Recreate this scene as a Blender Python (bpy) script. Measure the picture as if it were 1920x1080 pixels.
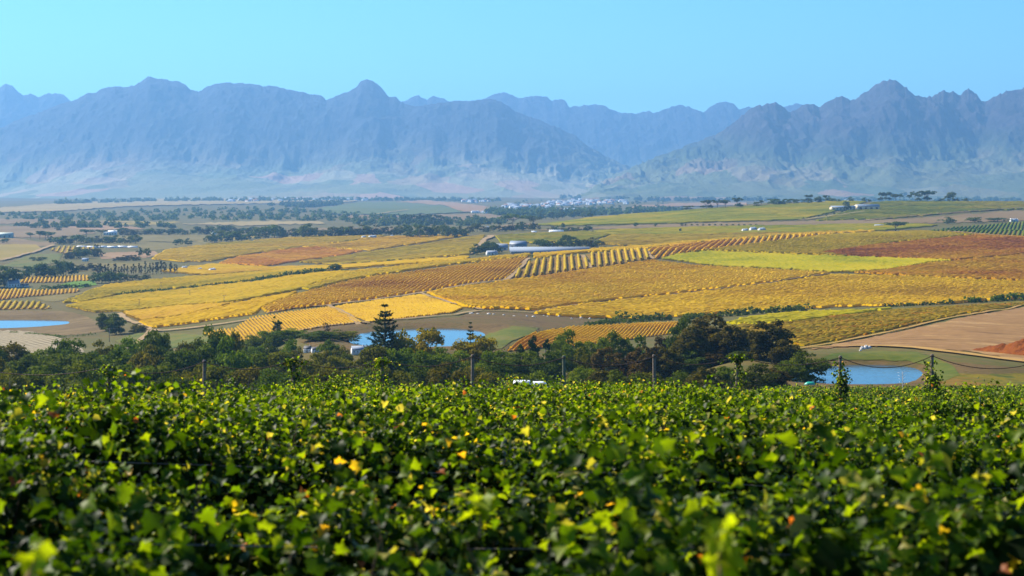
import bpy, math, random
import numpy as np
from mathutils import Vector, Matrix, geometry

for o in list(bpy.data.objects):
    bpy.data.objects.remove(o)
SC = bpy.context.scene
COL = SC.collection
R = math.radians
rng = np.random.default_rng(7)
random.seed(7)

# ------------------------------------------------------------------ camera, world, sun, exposure
F, CX, HY = 3583.0, 960.0, 340.0          # focal length and principal column in photo pixels, row of the eye level
cam = bpy.data.cameras.new('camera')
cam.sensor_width = 36.0
cam.lens = 36.0 * F / 1920.0
cam.shift_y = -(540.0 - HY) / 1920.0
cam.clip_start, cam.clip_end = 0.5, 60000
cam.dof.use_dof = True
cam.dof.focus_distance = 75.0
cam.dof.aperture_fstop = 3.0
cam_o = bpy.data.objects.new('camera', cam)
COL.objects.link(cam_o)
cam_o.location = (0, 0, 0)
cam_o.rotation_euler = (R(90), 0, 0)
SC.camera = cam_o

SUN_AZ, SUN_EL = -54.0, 37.0               # degrees left of the view, degrees up
w = bpy.data.worlds.new('World')
SC.world = w
w.use_nodes = True
nt = w.node_tree
sky = nt.nodes.new('ShaderNodeTexSky')
sky.sky_type = 'NISHITA'
sky.sun_disc = False
sky.sun_elevation = R(SUN_EL)
sky.sun_rotation = R(SUN_AZ)
sky.altitude = 0
sky.air_density = 1.0
sky.dust_density = 0.2
sky.ozone_density = 2.0
bg = nt.nodes['Background']
hs = nt.nodes.new('ShaderNodeMix'); hs.data_type = 'RGBA'; hs.blend_type = 'MULTIPLY'
hs.inputs['Factor'].default_value = 1.0
nt.links.new(sky.outputs[0], hs.inputs['A'])
hs.inputs['B'].default_value = (0.42, 0.88, 1.27, 1)
nt.links.new(hs.outputs['Result'], bg.inputs['Color'])
bg.inputs['Strength'].default_value = 0.066

sun = bpy.data.lights.new('sun', 'SUN')
sun.energy = 5.0
sun.angle = R(0.5)
sun.color = (1.0, 0.92, 0.79)
sun_o = bpy.data.objects.new('sun', sun)
COL.objects.link(sun_o)
sdir = Vector((math.sin(R(SUN_AZ)) * math.cos(R(SUN_EL)), math.cos(R(SUN_AZ)) * math.cos(R(SUN_EL)), math.sin(R(SUN_EL))))
sun_o.rotation_euler = sdir.to_track_quat('Z', 'Y').to_euler()

SC.view_settings.view_transform = 'Standard'
SC.view_settings.look = 'None'
SC.view_settings.exposure = 1.1
SC.view_settings.gamma = 1.0
SC.render.engine = 'CYCLES'
SC.cycles.use_denoising = True
SC.cycles.max_bounces = 6
SC.cycles.diffuse_bounces = 2
SC.cycles.glossy_bounces = 2
SC.cycles.transmission_bounces = 3
SC.cycles.volume_bounces = 2
SC.cycles.caustics_reflective = False
SC.cycles.caustics_refractive = False
HAZE_DENSITY = 7.4e-5
HAZE_COLOR = (0.215, 0.48, 0.86, 1)

# ------------------------------------------------------------------ helpers
def tag(o, label=None, cat=None, group=None, kind=None):
    if label: o['label'] = label
    if cat: o['category'] = cat
    if group: o['group'] = group
    if kind: o['kind'] = kind
    return o

def link(name, data, parent=None, loc=None, rz=0.0):
    o = bpy.data.objects.new(name, data)
    COL.objects.link(o)
    if parent is not None: o.parent = parent
    if loc is not None: o.location = loc
    if rz: o.rotation_euler = (0, 0, rz)
    return o

def empty(name, loc=(0, 0, 0), rz=0.0):
    o = link(name, None, None, loc, rz)
    o.empty_display_size = 0.3
    return o

def np_mesh(name, verts, faces, mats, col=None, smooth=False, matidx=None):
    """faces: list of int arrays (n,k), possibly of different k."""
    me = bpy.data.meshes.new(name)
    verts = np.asarray(verts, np.float32)
    if isinstance(faces, np.ndarray): faces = [faces]
    faces = [np.asarray(f, np.int32) for f in faces if len(f)]
    me.vertices.add(len(verts)); me.vertices.foreach_set('co', verts.ravel())
    nl = sum(f.size for f in faces); nf = sum(len(f) for f in faces)
    me.loops.add(nl); me.loops.foreach_set('vertex_index', np.concatenate([f.ravel() for f in faces]))
    me.polygons.add(nf)
    tot = np.concatenate([np.full(len(f), f.shape[1], np.int32) for f in faces])
    st = np.concatenate([[0], np.cumsum(tot)[:-1]]).astype(np.int32)
    me.polygons.foreach_set('loop_start', st)
    if smooth: me.polygons.foreach_set('use_smooth', np.ones(nf, bool))
    if matidx is not None: me.polygons.foreach_set('material_index', np.asarray(matidx, np.int32))
    for m in (mats if isinstance(mats, (list, tuple)) else [mats]): me.materials.append(m)
    if col is not None:
        at_ = me.attributes.new('tint', 'FLOAT_COLOR', 'POINT')
        c = np.ones((len(verts), 4), np.float32); c[:, :3] = col
        at_.data.foreach_set('color', c.ravel())
    me.update(calc_edges=True)
    return me

class MB:
    """collects simple shapes and links them as one mesh object"""
    def __init__(s): s.v = []; s.f = {}; s.n = 0
    def add(s, v, f):
        v = np.asarray(v, float); s.v.append(v)
        for q in f: s.f.setdefault(len(q), []).append([i + s.n for i in q])
        s.n += len(v)
    def box(s, c, d, rz=0.0):
        x, y, z = (k / 2 for k in d)
        v = np.array([[a * x, b * y, g * z] for g in (-1, 1) for a, b in ((-1, -1), (1, -1), (1, 1), (-1, 1))])
        if rz: v[:, :2] = v[:, :2] @ np.array([[math.cos(rz), math.sin(rz)], [-math.sin(rz), math.cos(rz)]])
        s.add(v + np.array(c), [(3, 2, 1, 0), (4, 5, 6, 7), (0, 1, 5, 4), (1, 2, 6, 5), (2, 3, 7, 6), (3, 0, 4, 7)])
    def tube(s, pts, rad, n=6, cap=True):
        pts = np.asarray(pts, float); m = len(pts)
        rad = np.full(m, rad) if np.isscalar(rad) else np.asarray(rad, float)
        t = np.gradient(pts, axis=0); t /= np.linalg.norm(t, axis=1)[:, None] + 1e-9
        ref = np.array([0.0, 0, 1]) if abs(t[0][2]) < 0.8 else np.array([0.0, 1, 0])
        V = []
        for i in range(m):
            a = np.cross(t[i], ref); a /= np.linalg.norm(a) + 1e-9
            b = np.cross(t[i], a)
            for k in range(n):
                ph = 2 * math.pi * k / n
                V.append(pts[i] + rad[i] * (a * math.cos(ph) + b * math.sin(ph)))
        Fc = [(i * n + k, i * n + (k + 1) % n, (i + 1) * n + (k + 1) % n, (i + 1) * n + k) for i in range(m - 1) for k in range(n)]
        if cap: Fc += [tuple(range(n))[::-1], tuple((m - 1) * n + k for k in range(n))]
        s.add(V, Fc)
    def prism(s, prof, y0, y1, axis='y'):
        """prof (x,z) outline extruded between y0 and y1"""
        n = len(prof)
        V = [(x, y0, z) for x, z in prof] + [(x, y1, z) for x, z in prof]
        if axis == 'x': V = [(y, x, z) for x, y, z in V]
        s.add(V, [tuple(range(n)), tuple(range(n, 2 * n))[::-1]] + [(k, n + k, n + (k + 1) % n, (k + 1) % n) for k in range(n)])
    def mesh(s, name, mats, smooth=False):
        return np_mesh(name, np.concatenate(s.v), [np.array(q) for q in s.f.values()], mats, smooth=smooth)
    def build(s, name, mat, parent=None, loc=None, smooth=False):
        return link(name, s.mesh(name, mat, smooth), parent, loc)

# value noise ------------------------------------------------------
def _hash(ix, iy, seed):
    h = (ix.astype(np.int64) * 374761393 + iy.astype(np.int64) * 668265263 + seed * 1442695041) & 0xFFFFFFFF
    h = ((h ^ (h >> 13)) * 1274126177) & 0xFFFFFFFF
    return ((h ^ (h >> 16)) & 0xFFFFFF) / float(0xFFFFFF)
def vnoise(x, y, seed=0):
    x = np.asarray(x, float); y = np.asarray(y, float) + 0 * x
    ix, iy = np.floor(x), np.floor(y); fx, fy = x - ix, y - iy
    fx = fx * fx * fx * (fx * (fx * 6 - 15) + 10); fy = fy * fy * fy * (fy * (fy * 6 - 15) + 10)
    a, b = _hash(ix, iy, seed), _hash(ix + 1, iy, seed)
    c, d = _hash(ix, iy + 1, seed), _hash(ix + 1, iy + 1, seed)
    return (a * (1 - fx) + b * fx) * (1 - fy) + (c * (1 - fx) + d * fx) * fy
def fbm(x, y, seed=0, oct=5, ridged=False):
    t, a, n = 0.0, 1.0, 0.0
    for k in range(oct):
        v = vnoise(x * 2 ** k + 17.3 * k, y * 2 ** k - 9.1 * k, seed + k)
        if ridged: v = 1 - np.abs(2 * v - 1)
        t = t + a * v; n += a; a *= 0.5
    return t / n

def pchip(xk, yk, x):
    xk, yk = np.asarray(xk, float), np.asarray(yk, float)
    h = np.diff(xk); d = np.diff(yk) / h
    m = np.zeros_like(xk)
    for i in range(1, len(xk) - 1):
        if d[i - 1] * d[i] > 0:
            w1, w2 = 2 * h[i] + h[i - 1], h[i] + 2 * h[i - 1]
            m[i] = (w1 + w2) / (w1 / d[i - 1] + w2 / d[i])
    m[0], m[-1] = d[0], d[-1]
    x = np.clip(x, xk[0], xk[-1])
    i = np.clip(np.searchsorted(xk, x) - 1, 0, len(h) - 1)
    t = (x - xk[i]) / h[i]
    return ((1 + 2 * t) * (1 - t) ** 2 * yk[i] + t * (1 - t) ** 2 * h[i] * m[i] + t * t * (3 - 2 * t) * yk[i + 1] + t * t * (t - 1) * h[i] * m[i + 1])

# ------------------------------------------------------------------ materials
def new_mat(name):
    m = bpy.data.materials.new(name); m.use_nodes = True
    n = m.node_tree.nodes; l = m.node_tree.links
    return m, n, l, n['Principled BSDF']
def noise_node(n, l, scale, detail=4, vec=None, rough=0.55):
    t = n.new('ShaderNodeTexNoise'); t.inputs['Scale'].default_value = scale
    t.inputs['Detail'].default_value = detail; t.inputs['Roughness'].default_value = rough
    if vec is not None: l.new(vec, t.inputs['Vector'])
    return t.outputs['Fac']
def ramp(n, l, fac, stops):
    r = n.new('ShaderNodeValToRGB'); e = r.color_ramp.elements
    e[0].position, e[0].color = stops[0][0], (*stops[0][1], 1)
    e[1].position, e[1].color = stops[-1][0], (*stops[-1][1], 1)
    for p, c in stops[1:-1]:
        k = e.new(p); k.color = (*c, 1)
    l.new(fac, r.inputs['Fac']); return r.outputs['Color']
def mixc(n, l, fac, a, b, mode='MIX'):
    m = n.new('ShaderNodeMix'); m.data_type = 'RGBA'; m.blend_type = mode
    for key, v in (('Factor', fac), ('A', a), ('B', b)):
        s = m.inputs[key]
        if hasattr(v, 'is_output'): l.new(v, s)
        elif key == 'Factor': s.default_value = v
        else: s.default_value = (*v, 1)
    return m.outputs['Result']
def pos(n): return n.new('ShaderNodeNewGeometry').outputs['Position']

def solid(name, c, rough=0.7, spec=0.3, var=0.12, scale=3.0):
    m, n, l, b = new_mat(name)
    f = noise_node(n, l, scale, 4, n.new('ShaderNodeTexCoord').outputs['Object'])
    l.new(ramp(n, l, f, [(0.3, tuple(k * (1 - var) for k in c)), (0.7, tuple(min(1, k * (1 + var)) for k in c))]), b.inputs['Base Color'])
    b.inputs['Roughness'].default_value = rough
    b.inputs['Specular IOR Level'].default_value = spec
    return m

def leafy(name, stops, scale, transl=0.3, obvar=0.0, fine=None, rough=0.6, spec=0.25):
    """foliage / crop: colours over position noise, part of the light goes through the leaves"""
    m, n, l, b = new_mat(name)
    if 'vines' in name: stops = [(p, (min(.9, c[0] * 1.17), c[1] * 1.06, c[2] * 0.15)) for p, c in stops]
    P = pos(n)
    f = noise_node(n, l, scale, 5, P)
    if fine:
        g = noise_node(n, l, fine, 2, P)
        a = n.new('ShaderNodeMath'); a.operation = 'MULTIPLY_ADD'; l.new(g, a.inputs[0]); a.inputs[1].default_value = 0.45
        a2 = n.new('ShaderNodeMath'); a2.operation = 'SUBTRACT'; l.new(f, a2.inputs[0]); a2.inputs[1].default_value = 0.225
        l.new(a2.outputs[0], a.inputs[2]); f = a.outputs[0]
    c = ramp(n, l, f, stops)
    if obvar:
        oi = n.new('ShaderNodeObjectInfo')
        hsv = n.new('ShaderNodeHueSaturation'); l.new(c, hsv.inputs['Color'])
        mr = n.new('ShaderNodeMapRange'); l.new(oi.outputs['Random'], mr.inputs['Value'])
        mr.inputs['To Min'].default_value = 1 - obvar; mr.inputs['To Max'].default_value = 1 + obvar
        l.new(mr.outputs[0], hsv.inputs['Value'])
        mr2 = n.new('ShaderNodeMapRange')
        fr = n.new('ShaderNodeMath'); fr.operation = 'FRACT'
        mu = n.new('ShaderNodeMath'); mu.operation = 'MULTIPLY'; l.new(oi.outputs['Random'], mu.inputs[0]); mu.inputs[1].default_value = 7.31
        l.new(mu.outputs[0], fr.inputs[0]); l.new(fr.outputs[0], mr2.inputs['Value'])
        mr2.inputs['To Min'].default_value = 0.5 - obvar * 0.08; mr2.inputs['To Max'].default_value = 0.5 + obvar * 0.06
        l.new(mr2.outputs[0], hsv.inputs['Hue'])
        c = hsv.outputs['Color']
    l.new(c, b.inputs['Base Color'])
    b.inputs['Roughness'].default_value = rough; b.inputs['Specular IOR Level'].default_value = spec
    if transl:
        t = n.new('ShaderNodeBsdfTranslucent'); l.new(c, t.inputs['Color'])
        mx = n.new('ShaderNodeMixShader'); mx.inputs[0].default_value = transl
        l.new(b.outputs[0], mx.inputs[1]); l.new(t.outputs[0], mx.inputs[2])
        l.new(mx.outputs[0], n['Material Output'].inputs['Surface'])
    return m

def soil(name, stops, scale, fine=1.0, bump=0.3, stripe=None, streak=None):
    m, n, l, b = new_mat(name)
    stops = [(p, (c[0] * 0.56, c[1] * 0.50, c[2] * 0.34)) for p, c in stops]
    P = pos(n)
    if streak:
        ms = n.new('ShaderNodeMapping'); ms.inputs['Rotation'].default_value = (0, 0, streak[0]); l.new(P, ms.inputs['Vector'])
        m2 = n.new('ShaderNodeMapping'); m2.inputs['Scale'].default_value = streak[1]; l.new(ms.outputs[0], m2.inputs['Vector']); P = m2.outputs[0]
    f = noise_node(n, l, scale, 6, P, 0.6); g = noise_node(n, l, fine, 4, P)
    s = n.new('ShaderNodeMath'); s.operation = 'MULTIPLY_ADD'
    l.new(g, s.inputs[0]); s.inputs[1].default_value = 0.5
    s2 = n.new('ShaderNodeMath'); s2.operation = 'SUBTRACT'; l.new(f, s2.inputs[0]); s2.inputs[1].default_value = 0.25
    l.new(s2.outputs[0], s.inputs[2])
    c = ramp(n, l, s.outputs[0], stops)
    if stripe:
        ang, period, c2, amt = stripe
        mp = n.new('ShaderNodeMapping'); mp.vector_type = 'POINT'; l.new(P, mp.inputs['Vector']); mp.inputs['Rotation'].default_value = (0, 0, ang)
        wv = n.new('ShaderNodeTexWave'); wv.inputs['Scale'].default_value = 2 * math.pi / period / 20 ; wv.inputs['Distortion'].default_value = 1.2
        wv.inputs['Detail'].default_value = 2
        l.new(mp.outputs[0], wv.inputs['Vector'])
        mm = n.new('ShaderNodeMath'); mm.operation = 'MULTIPLY'; l.new(wv.outputs['Fac'], mm.inputs[0]); mm.inputs[1].default_value = amt
        c = mixc(n, l, mm.outputs[0], c, c2)
    l.new(c, b.inputs['Base Color'])
    b.inputs['Roughness'].default_value = 0.95; b.inputs['Specular IOR Level'].default_value = 0.1
    if bump:
        bp = n.new('ShaderNodeBump'); bp.inputs['Strength'].default_value = bump; bp.inputs['Distance'].default_value = 0.5
        l.new(g, bp.inputs['Height']); l.new(bp.outputs[0], b.inputs['Normal'])
    return m

# ------------------------------------------------------------------ terrain: height over the plain, one sheet to the mountains
def G(*pairs): return [(Y, HY + F * g / Y) for Y, g in pairs]
NEAR = {
    0: G((2, 2.9), (8.5, 3.5), (12, 3.75), (20, 4.2), (30, 5.4), (45, 7.1), (60, 9.0), (90, 12.3), (180, 23.5), (260, 33)),
    960: G((2, 2.9), (8.5, 3.5), (12, 3.8), (17, 4.1), (20, 4.3), (30, 5.3), (50, 7.4), (90, 11.7), (180, 23), (260, 32)),
    1800: G((2, 2.9), (8.5, 3.5), (12, 3.85), (20, 4.5), (30, 5.6), (50, 7.9), (90, 12.4), (180, 21.3), (230, 26.7), (280, 31)),
}
FARC = [(4500, 396), (6500, 380), (9000, 371.5), (12000, 364), (17000, 357)]
COLS = {
    0: (0, [(400, 735), (500, 712), (700, 655), (850, 627), (905, 617), (965, 600), (1000, 590), (1200, 548), (1500, 507), (2000, 465), (2500, 440), (3300, 416)]),
    300: (0, [(400, 735), (500, 705), (600, 670), (700, 640), (770, 614), (1000, 570), (1200, 540), (1400, 518), (1600, 495), (1750, 480), (2000, 465), (2500, 440), (3300, 416)]),
    600: (960, [(400, 728), (500, 672), (560, 640), (640, 606), (800, 562), (1000, 532), (1250, 508), (1400, 503), (1550, 496), (1700, 482), (2000, 452), (2150, 443), (2500, 437), (3300, 415)]),
    900: (960, [(350, 735), (450, 690), (520, 651), (586, 615), (620, 604), (660, 592), (750, 573), (900, 540), (1050, 510), (1200, 490), (1280, 484), (1400, 485), (1500, 476), (1700, 460), (2000, 440), (2200, 432), (2500, 428), (3300, 412)]),
    1200: (960, [(350, 735), (450, 700), (520, 668), (600, 640), (650, 620), (720, 600), (850, 568), (1000, 525), (1150, 488), (1250, 468), (1400, 469), (1500, 461), (1700, 447), (1900, 435), (2100, 422), (2400, 408), (2600, 401), (3000, 405)]),
    1500: (1800, [(341, 719), (376, 684), (400, 669), (430, 658), (470, 648), (520, 630), (600, 608), (700, 590), (760, 580), (850, 555), (1000, 515), (1200, 473), (1400, 443), (1550, 445), (1700, 438), (1900, 426), (2150, 409), (2400, 390), (2600, 379), (3000, 387)]),
    1800: (1800, [(341, 718), (376, 684), (400, 672), (430, 655), (470, 630), (520, 606), (560, 594), (640, 583), (740, 570), (850, 548), (1000, 512), (1200, 468), (1400, 440), (1480, 434), (1600, 436), (1750, 428), (2000, 415), (2200, 400), (2500, 383), (2650, 377), (3000, 383)]),
}
LG0, LG1, NLG = math.log(2.0), math.log(17000.0), 1400
lg = np.linspace(LG0, LG1, NLG)
xk = sorted(COLS)
tabc = []
for x in xk:
    near, far = COLS[x]
    prs = NEAR[near] + far + FARC
    Ys = np.array([p[0] for p in prs], float); ys = np.array([p[1] for p in prs], float)
    yy = pchip(np.log(Ys), ys, lg)
    tabc.append(-(yy - HY) / F * np.exp(lg))
tabc = np.array(tabc)
NTX = 401
txs = np.linspace(-0.42, 0.42, NTX)
ZT = np.zeros((NTX, NLG))
xq = np.clip(CX + txs * F, xk[0], xk[-1])
for j in range(NLG): ZT[:, j] = pchip(xk, tabc[:, j], xq)
# gentle unevenness of the land
_Y = np.exp(lg)[None, :]; _X = txs[:, None] * _Y
ZT += (fbm(_X / 60, _Y / 60, 3, 4) - 0.5) * np.clip((_Y - 250) / 400, 0, 1) * 1.6
ZT += (fbm(_X / 420, _Y / 420, 5, 3) - 0.5) * np.clip((_Y - 3000) / 3000, 0, 1) * 16

def zt(X, Y):
    X = np.asarray(X, float); Y = np.asarray(Y, float)
    Yc = np.clip(Y, 2.01, 16999)
    tx = np.clip(X / np.maximum(Yc, 14.0), -0.4199, 0.4199)
    u = (tx + 0.42) / 0.84 * (NTX - 1); v = (np.log(Yc) - LG0) / (LG1 - LG0) * (NLG - 1)
    i, j = np.floor(u).astype(int), np.floor(v).astype(int); a, b = u - i, v - j
    i1, j1 = np.minimum(i + 1, NTX - 1), np.minimum(j + 1, NLG - 1)
    return (ZT[i, j] * (1 - a) + ZT[i1, j] * a) * (1 - b) + (ZT[i, j1] * (1 - a) + ZT[i1, j1] * a) * b

_scan = np.exp(np.linspace(math.log(150), math.log(16500), 2600))
def hit(px, py, Ymin=230):
    """point of the land seen at a place of the photograph, nearest one beyond Ymin"""
    s = _scan[_scan > Ymin]
    t = (px - CX) / F
    yi = HY - zt(t * s, s) / s * F
    k = np.argmax(yi <= py)
    if not (yi <= py).any(): k = int(np.argmin(yi))
    Y = s[k]
    if k > 0 and yi[k - 1] > py:
        Y = s[k - 1] + (s[k] - s[k - 1]) * (yi[k - 1] - py) / (yi[k - 1] - yi[k] + 1e-9)
    return t * Y, Y
def ground(X, Y): return float(zt(X, Y))

# ponds: level water in a dug basin
def level_pt(px, py, z): Y = -z * F / (py - HY); return ((px - CX) / F * Y, Y)
def smooth_loop(P, n=3):
    P = np.array(P, float)
    for _ in range(n):
        Q = np.empty((2 * len(P), 2)); N = np.roll(P, -1, 0)
        Q[0::2] = P * .75 + N * .25; Q[1::2] = P * .25 + N * .75; P = Q
    return P
def inside(X, Y, P):
    X = np.asarray(X); Y = np.asarray(Y); r = np.zeros(X.shape, bool)
    for (x0, y0), (x1, y1) in zip(P, np.roll(P, -1, 0)):
        c = ((y0 > Y) != (y1 > Y))
        r ^= c & (X < (x1 - x0) * (Y - y0) / (y1 - y0 + 1e-12) + x0)
    return r
def dist_loop(X, Y, P):
    d = np.full(np.shape(X), 1e9)
    for (x0, y0), (x1, y1) in zip(P, np.roll(P, -1, 0)):
        ex, ey = x1 - x0, y1 - y0
        t = np.clip(((X - x0) * ex + (Y - y0) * ey) / (ex * ex + ey * ey + 1e-9), 0, 1)
        d = np.minimum(d, np.hypot(X - x0 - t * ex, Y - y0 - t * ey))
    return d
PONDS = []
for name, z, pts, lab in (
        ('pond', -70.0, [(-120, 600), (-40, 599), (40, 598.6), (100, 599), (128, 600), (137, 604), (130, 609), (100, 613), (40, 617.5), (0, 618), (-120, 619)], 'shallow blue farm pond with dry earth banks beyond the striped field'),
        ('pond', -45.2, [(640, 634), (690, 620), (760, 615.5), (830, 614), (880, 616), (912, 622), (917, 632), (890, 648), (840, 655), (740, 655), (660, 650)], 'blue farm dam behind the tall pyramid shaped conifer'),
        ('pond', -36.0, [(1470, 700), (1500, 690), (1560, 685), (1620, 682.5), (1690, 684), (1728, 691), (1738, 701), (1728, 712), (1690, 724), (1600, 728), (1480, 722)], 'deep blue pond behind the chain and creeper covered posts')):
    PONDS.append((name, z, smooth_loop([level_pt(x, y, z) for x, y in pts]), lab))
_X2 = txs[:, None] * _Y; _Y2 = np.broadcast_to(_Y, _X2.shape)
for _, z, P, _l in PONDS:
    m = (np.abs(_Y2 - P[:, 1].mean()) < np.ptp(P[:, 1]) / 2 + 60) & (np.abs(_X2 - P[:, 0].mean()) < np.ptp(P[:, 0]) / 2 + 60)
    ii = np.where(m)
    X, Y = _X2[ii], _Y2[ii]
    d = dist_loop(X, Y, P) * np.where(inside(X, Y, P), -1, 1)
    bank = z + np.where(d < 0, np.clip(d, -12, 0) * 0.12, 1.7 * (1 - np.exp(-d / 5.0)))
    k = np.clip((d - 6) / 22, 0, 1); k = k * k * (3 - 2 * k)
    ZT[ii] = bank * (1 - k) + ZT[ii] * k

def build_ground():
    uu = np.unique(np.concatenate([np.linspace(-0.36, 0.36, 620), np.linspace(-3, -0.36, 25), np.linspace(0.36, 3, 25)]))
    yy = np.concatenate([np.linspace(-26, 2, 12)[:-1], np.exp(np.linspace(math.log(2), math.log(17000), 760))])
    X = np.clip(uu[:, None] * (yy[None, :] + np.where(yy < 60, 30 * (1 - np.clip(yy, 0, 60) / 60), 0)[None, :]), -11500, 11500)
    Y = np.broadcast_to(yy, X.shape)
    V = np.stack([X, Y, zt(X, Y)], -1).reshape(-1, 3)
    nu, ny = X.shape
    i = np.arange(nu - 1)[:, None] * ny + np.arange(ny - 1)[None, :]
    Fc = np.stack([i, i + ny, i + ny + 1, i + 1], -1).reshape(-1, 4)
    m = soil('dry_grass_land', [(0.25, (0.11, 0.12, 0.03)), (0.42, (0.20, 0.16, 0.05)), (0.55, (0.14, 0.15, 0.035)), (0.75, (0.28, 0.20, 0.08))], 0.012, 0.25, 0.2)
    o = link('ground', np_mesh('ground', V, Fc, m, smooth=True))
    tag(o, kind='structure')
build_ground()

def water_mat(bs):
  wm, n_, l_, b_ = new_mat('pond_water')
  b_.inputs['Base Color'].default_value = (0.02, 0.06, 0.09, 1)
  b_.inputs['Roughness'].default_value = 0.06; b_.inputs['IOR'].default_value = 1.33
  tc = pos(n_); mp_ = n_.new('ShaderNodeMapping'); mp_.inputs['Scale'].default_value = (0.3, 0.9, 1); l_.new(tc, mp_.inputs['Vector'])
  nf_ = noise_node(n_, l_, 1.2, 3, mp_.outputs[0]); bp_ = n_.new('ShaderNodeBump'); bp_.inputs['Strength'].default_value = bs; bp_.inputs['Distance'].default_value = 0.06
  l_.new(nf_, bp_.inputs['Height']); l_.new(bp_.outputs[0], b_.inputs['Normal'])
  return wm
WM = [water_mat(0.10), water_mat(0.22), water_mat(0.75)]
for name, z, P, lab in PONDS:
    c = P.mean(0); Q = (P - c) * 1.012 + c
    V = [(0, 0, 0)] + [(x - c[0], y - c[1], 0) for x, y in Q]
    nP = len(Q)
    me = np_mesh('pond', V, np.array([(0, k + 1, (k + 1) % nP + 1) for k in range(nP)]), WM.pop(0))
    o = link('pond', me, None, (c[0], c[1], z)); tag(o, lab, kind='structure')

# ------------------------------------------------------------------ mountains
def mountain_mat(name, rock, veg, low, zrock, zlow):
    m, n, l, b = new_mat(name)
    P = pos(n)
    sep = n.new('ShaderNodeSeparateXYZ'); l.new(P, sep.inputs[0])
    nf = noise_node(n, l, 0.0016, 6, P, 0.6); nf2 = noise_node(n, l, 0.010, 5, P, 0.65)
    r1 = ramp(n, l, nf2, [(0.3, tuple(k * 0.45 for k in rock)), (0.55, rock), (0.75, tuple(min(1, k * 1.9) for k in rock))])
    v1 = ramp(n, l, nf2, [(0.3, tuple(k * 0.55 for k in veg)), (0.7, tuple(k * 1.4 for k in veg))])
    # patchwork of fields on the foot slopes
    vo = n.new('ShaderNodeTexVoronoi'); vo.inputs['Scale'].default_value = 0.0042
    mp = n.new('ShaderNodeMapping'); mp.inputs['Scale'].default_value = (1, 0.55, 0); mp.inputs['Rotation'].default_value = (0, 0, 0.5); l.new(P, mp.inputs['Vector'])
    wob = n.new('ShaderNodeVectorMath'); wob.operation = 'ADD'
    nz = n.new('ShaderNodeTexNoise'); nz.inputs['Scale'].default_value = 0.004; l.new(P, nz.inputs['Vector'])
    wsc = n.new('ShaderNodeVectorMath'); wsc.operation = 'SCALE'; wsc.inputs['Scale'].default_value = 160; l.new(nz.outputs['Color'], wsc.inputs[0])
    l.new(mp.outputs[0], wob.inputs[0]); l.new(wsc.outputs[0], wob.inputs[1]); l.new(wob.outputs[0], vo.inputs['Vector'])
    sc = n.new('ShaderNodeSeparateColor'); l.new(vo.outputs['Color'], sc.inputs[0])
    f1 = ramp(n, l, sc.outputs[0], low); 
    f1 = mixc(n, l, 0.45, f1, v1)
    def band(z0, z1, amp):
        a = n.new('ShaderNodeMath'); a.operation = 'MULTIPLY_ADD'; l.new(nf, a.inputs[0]); a.inputs[1].default_value = amp; 
        l.new(sep.outputs['Z'], a.inputs[2])
        mr = n.new('ShaderNodeMapRange'); l.new(a.outputs[0], mr.inputs['Value'])
        mr.inputs['From Min'].default_value = z0 + amp * .5; mr.inputs['From Max'].default_value = z1 + amp * .5
        return mr.outputs[0]
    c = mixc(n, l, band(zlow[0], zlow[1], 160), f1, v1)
    c = mixc(n, l, band(zrock[0], zrock[1], 220), c, r1)
    l.new(c, b.inputs['Base Color']); b.inputs['Roughness'].default_value = 0.95; b.inputs['Specular IOR Level'].default_value = 0.1
    bp = n.new('ShaderNodeBump'); bp.inputs['Strength'].default_value = 0.9; bp.inputs['Distance'].default_value = 22
    nf3 = noise_node(n, l, 0.03, 6, P, 0.7)
    l.new(nf3, bp.inputs['Height']); l.new(bp.outputs[0], b.inputs['Normal'])
    return m
LOWF = [(0.0, (0.11, 0.15, 0.06)), (0.35, (0.20, 0.20, 0.09)), (0.55, (0.16, 0.18, 0.07)), (0.7, (0.40, 0.24, 0.15)), (0.85, (0.30, 0.28, 0.16)), (1.0, (0.12, 0.15, 0.07))]

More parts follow.
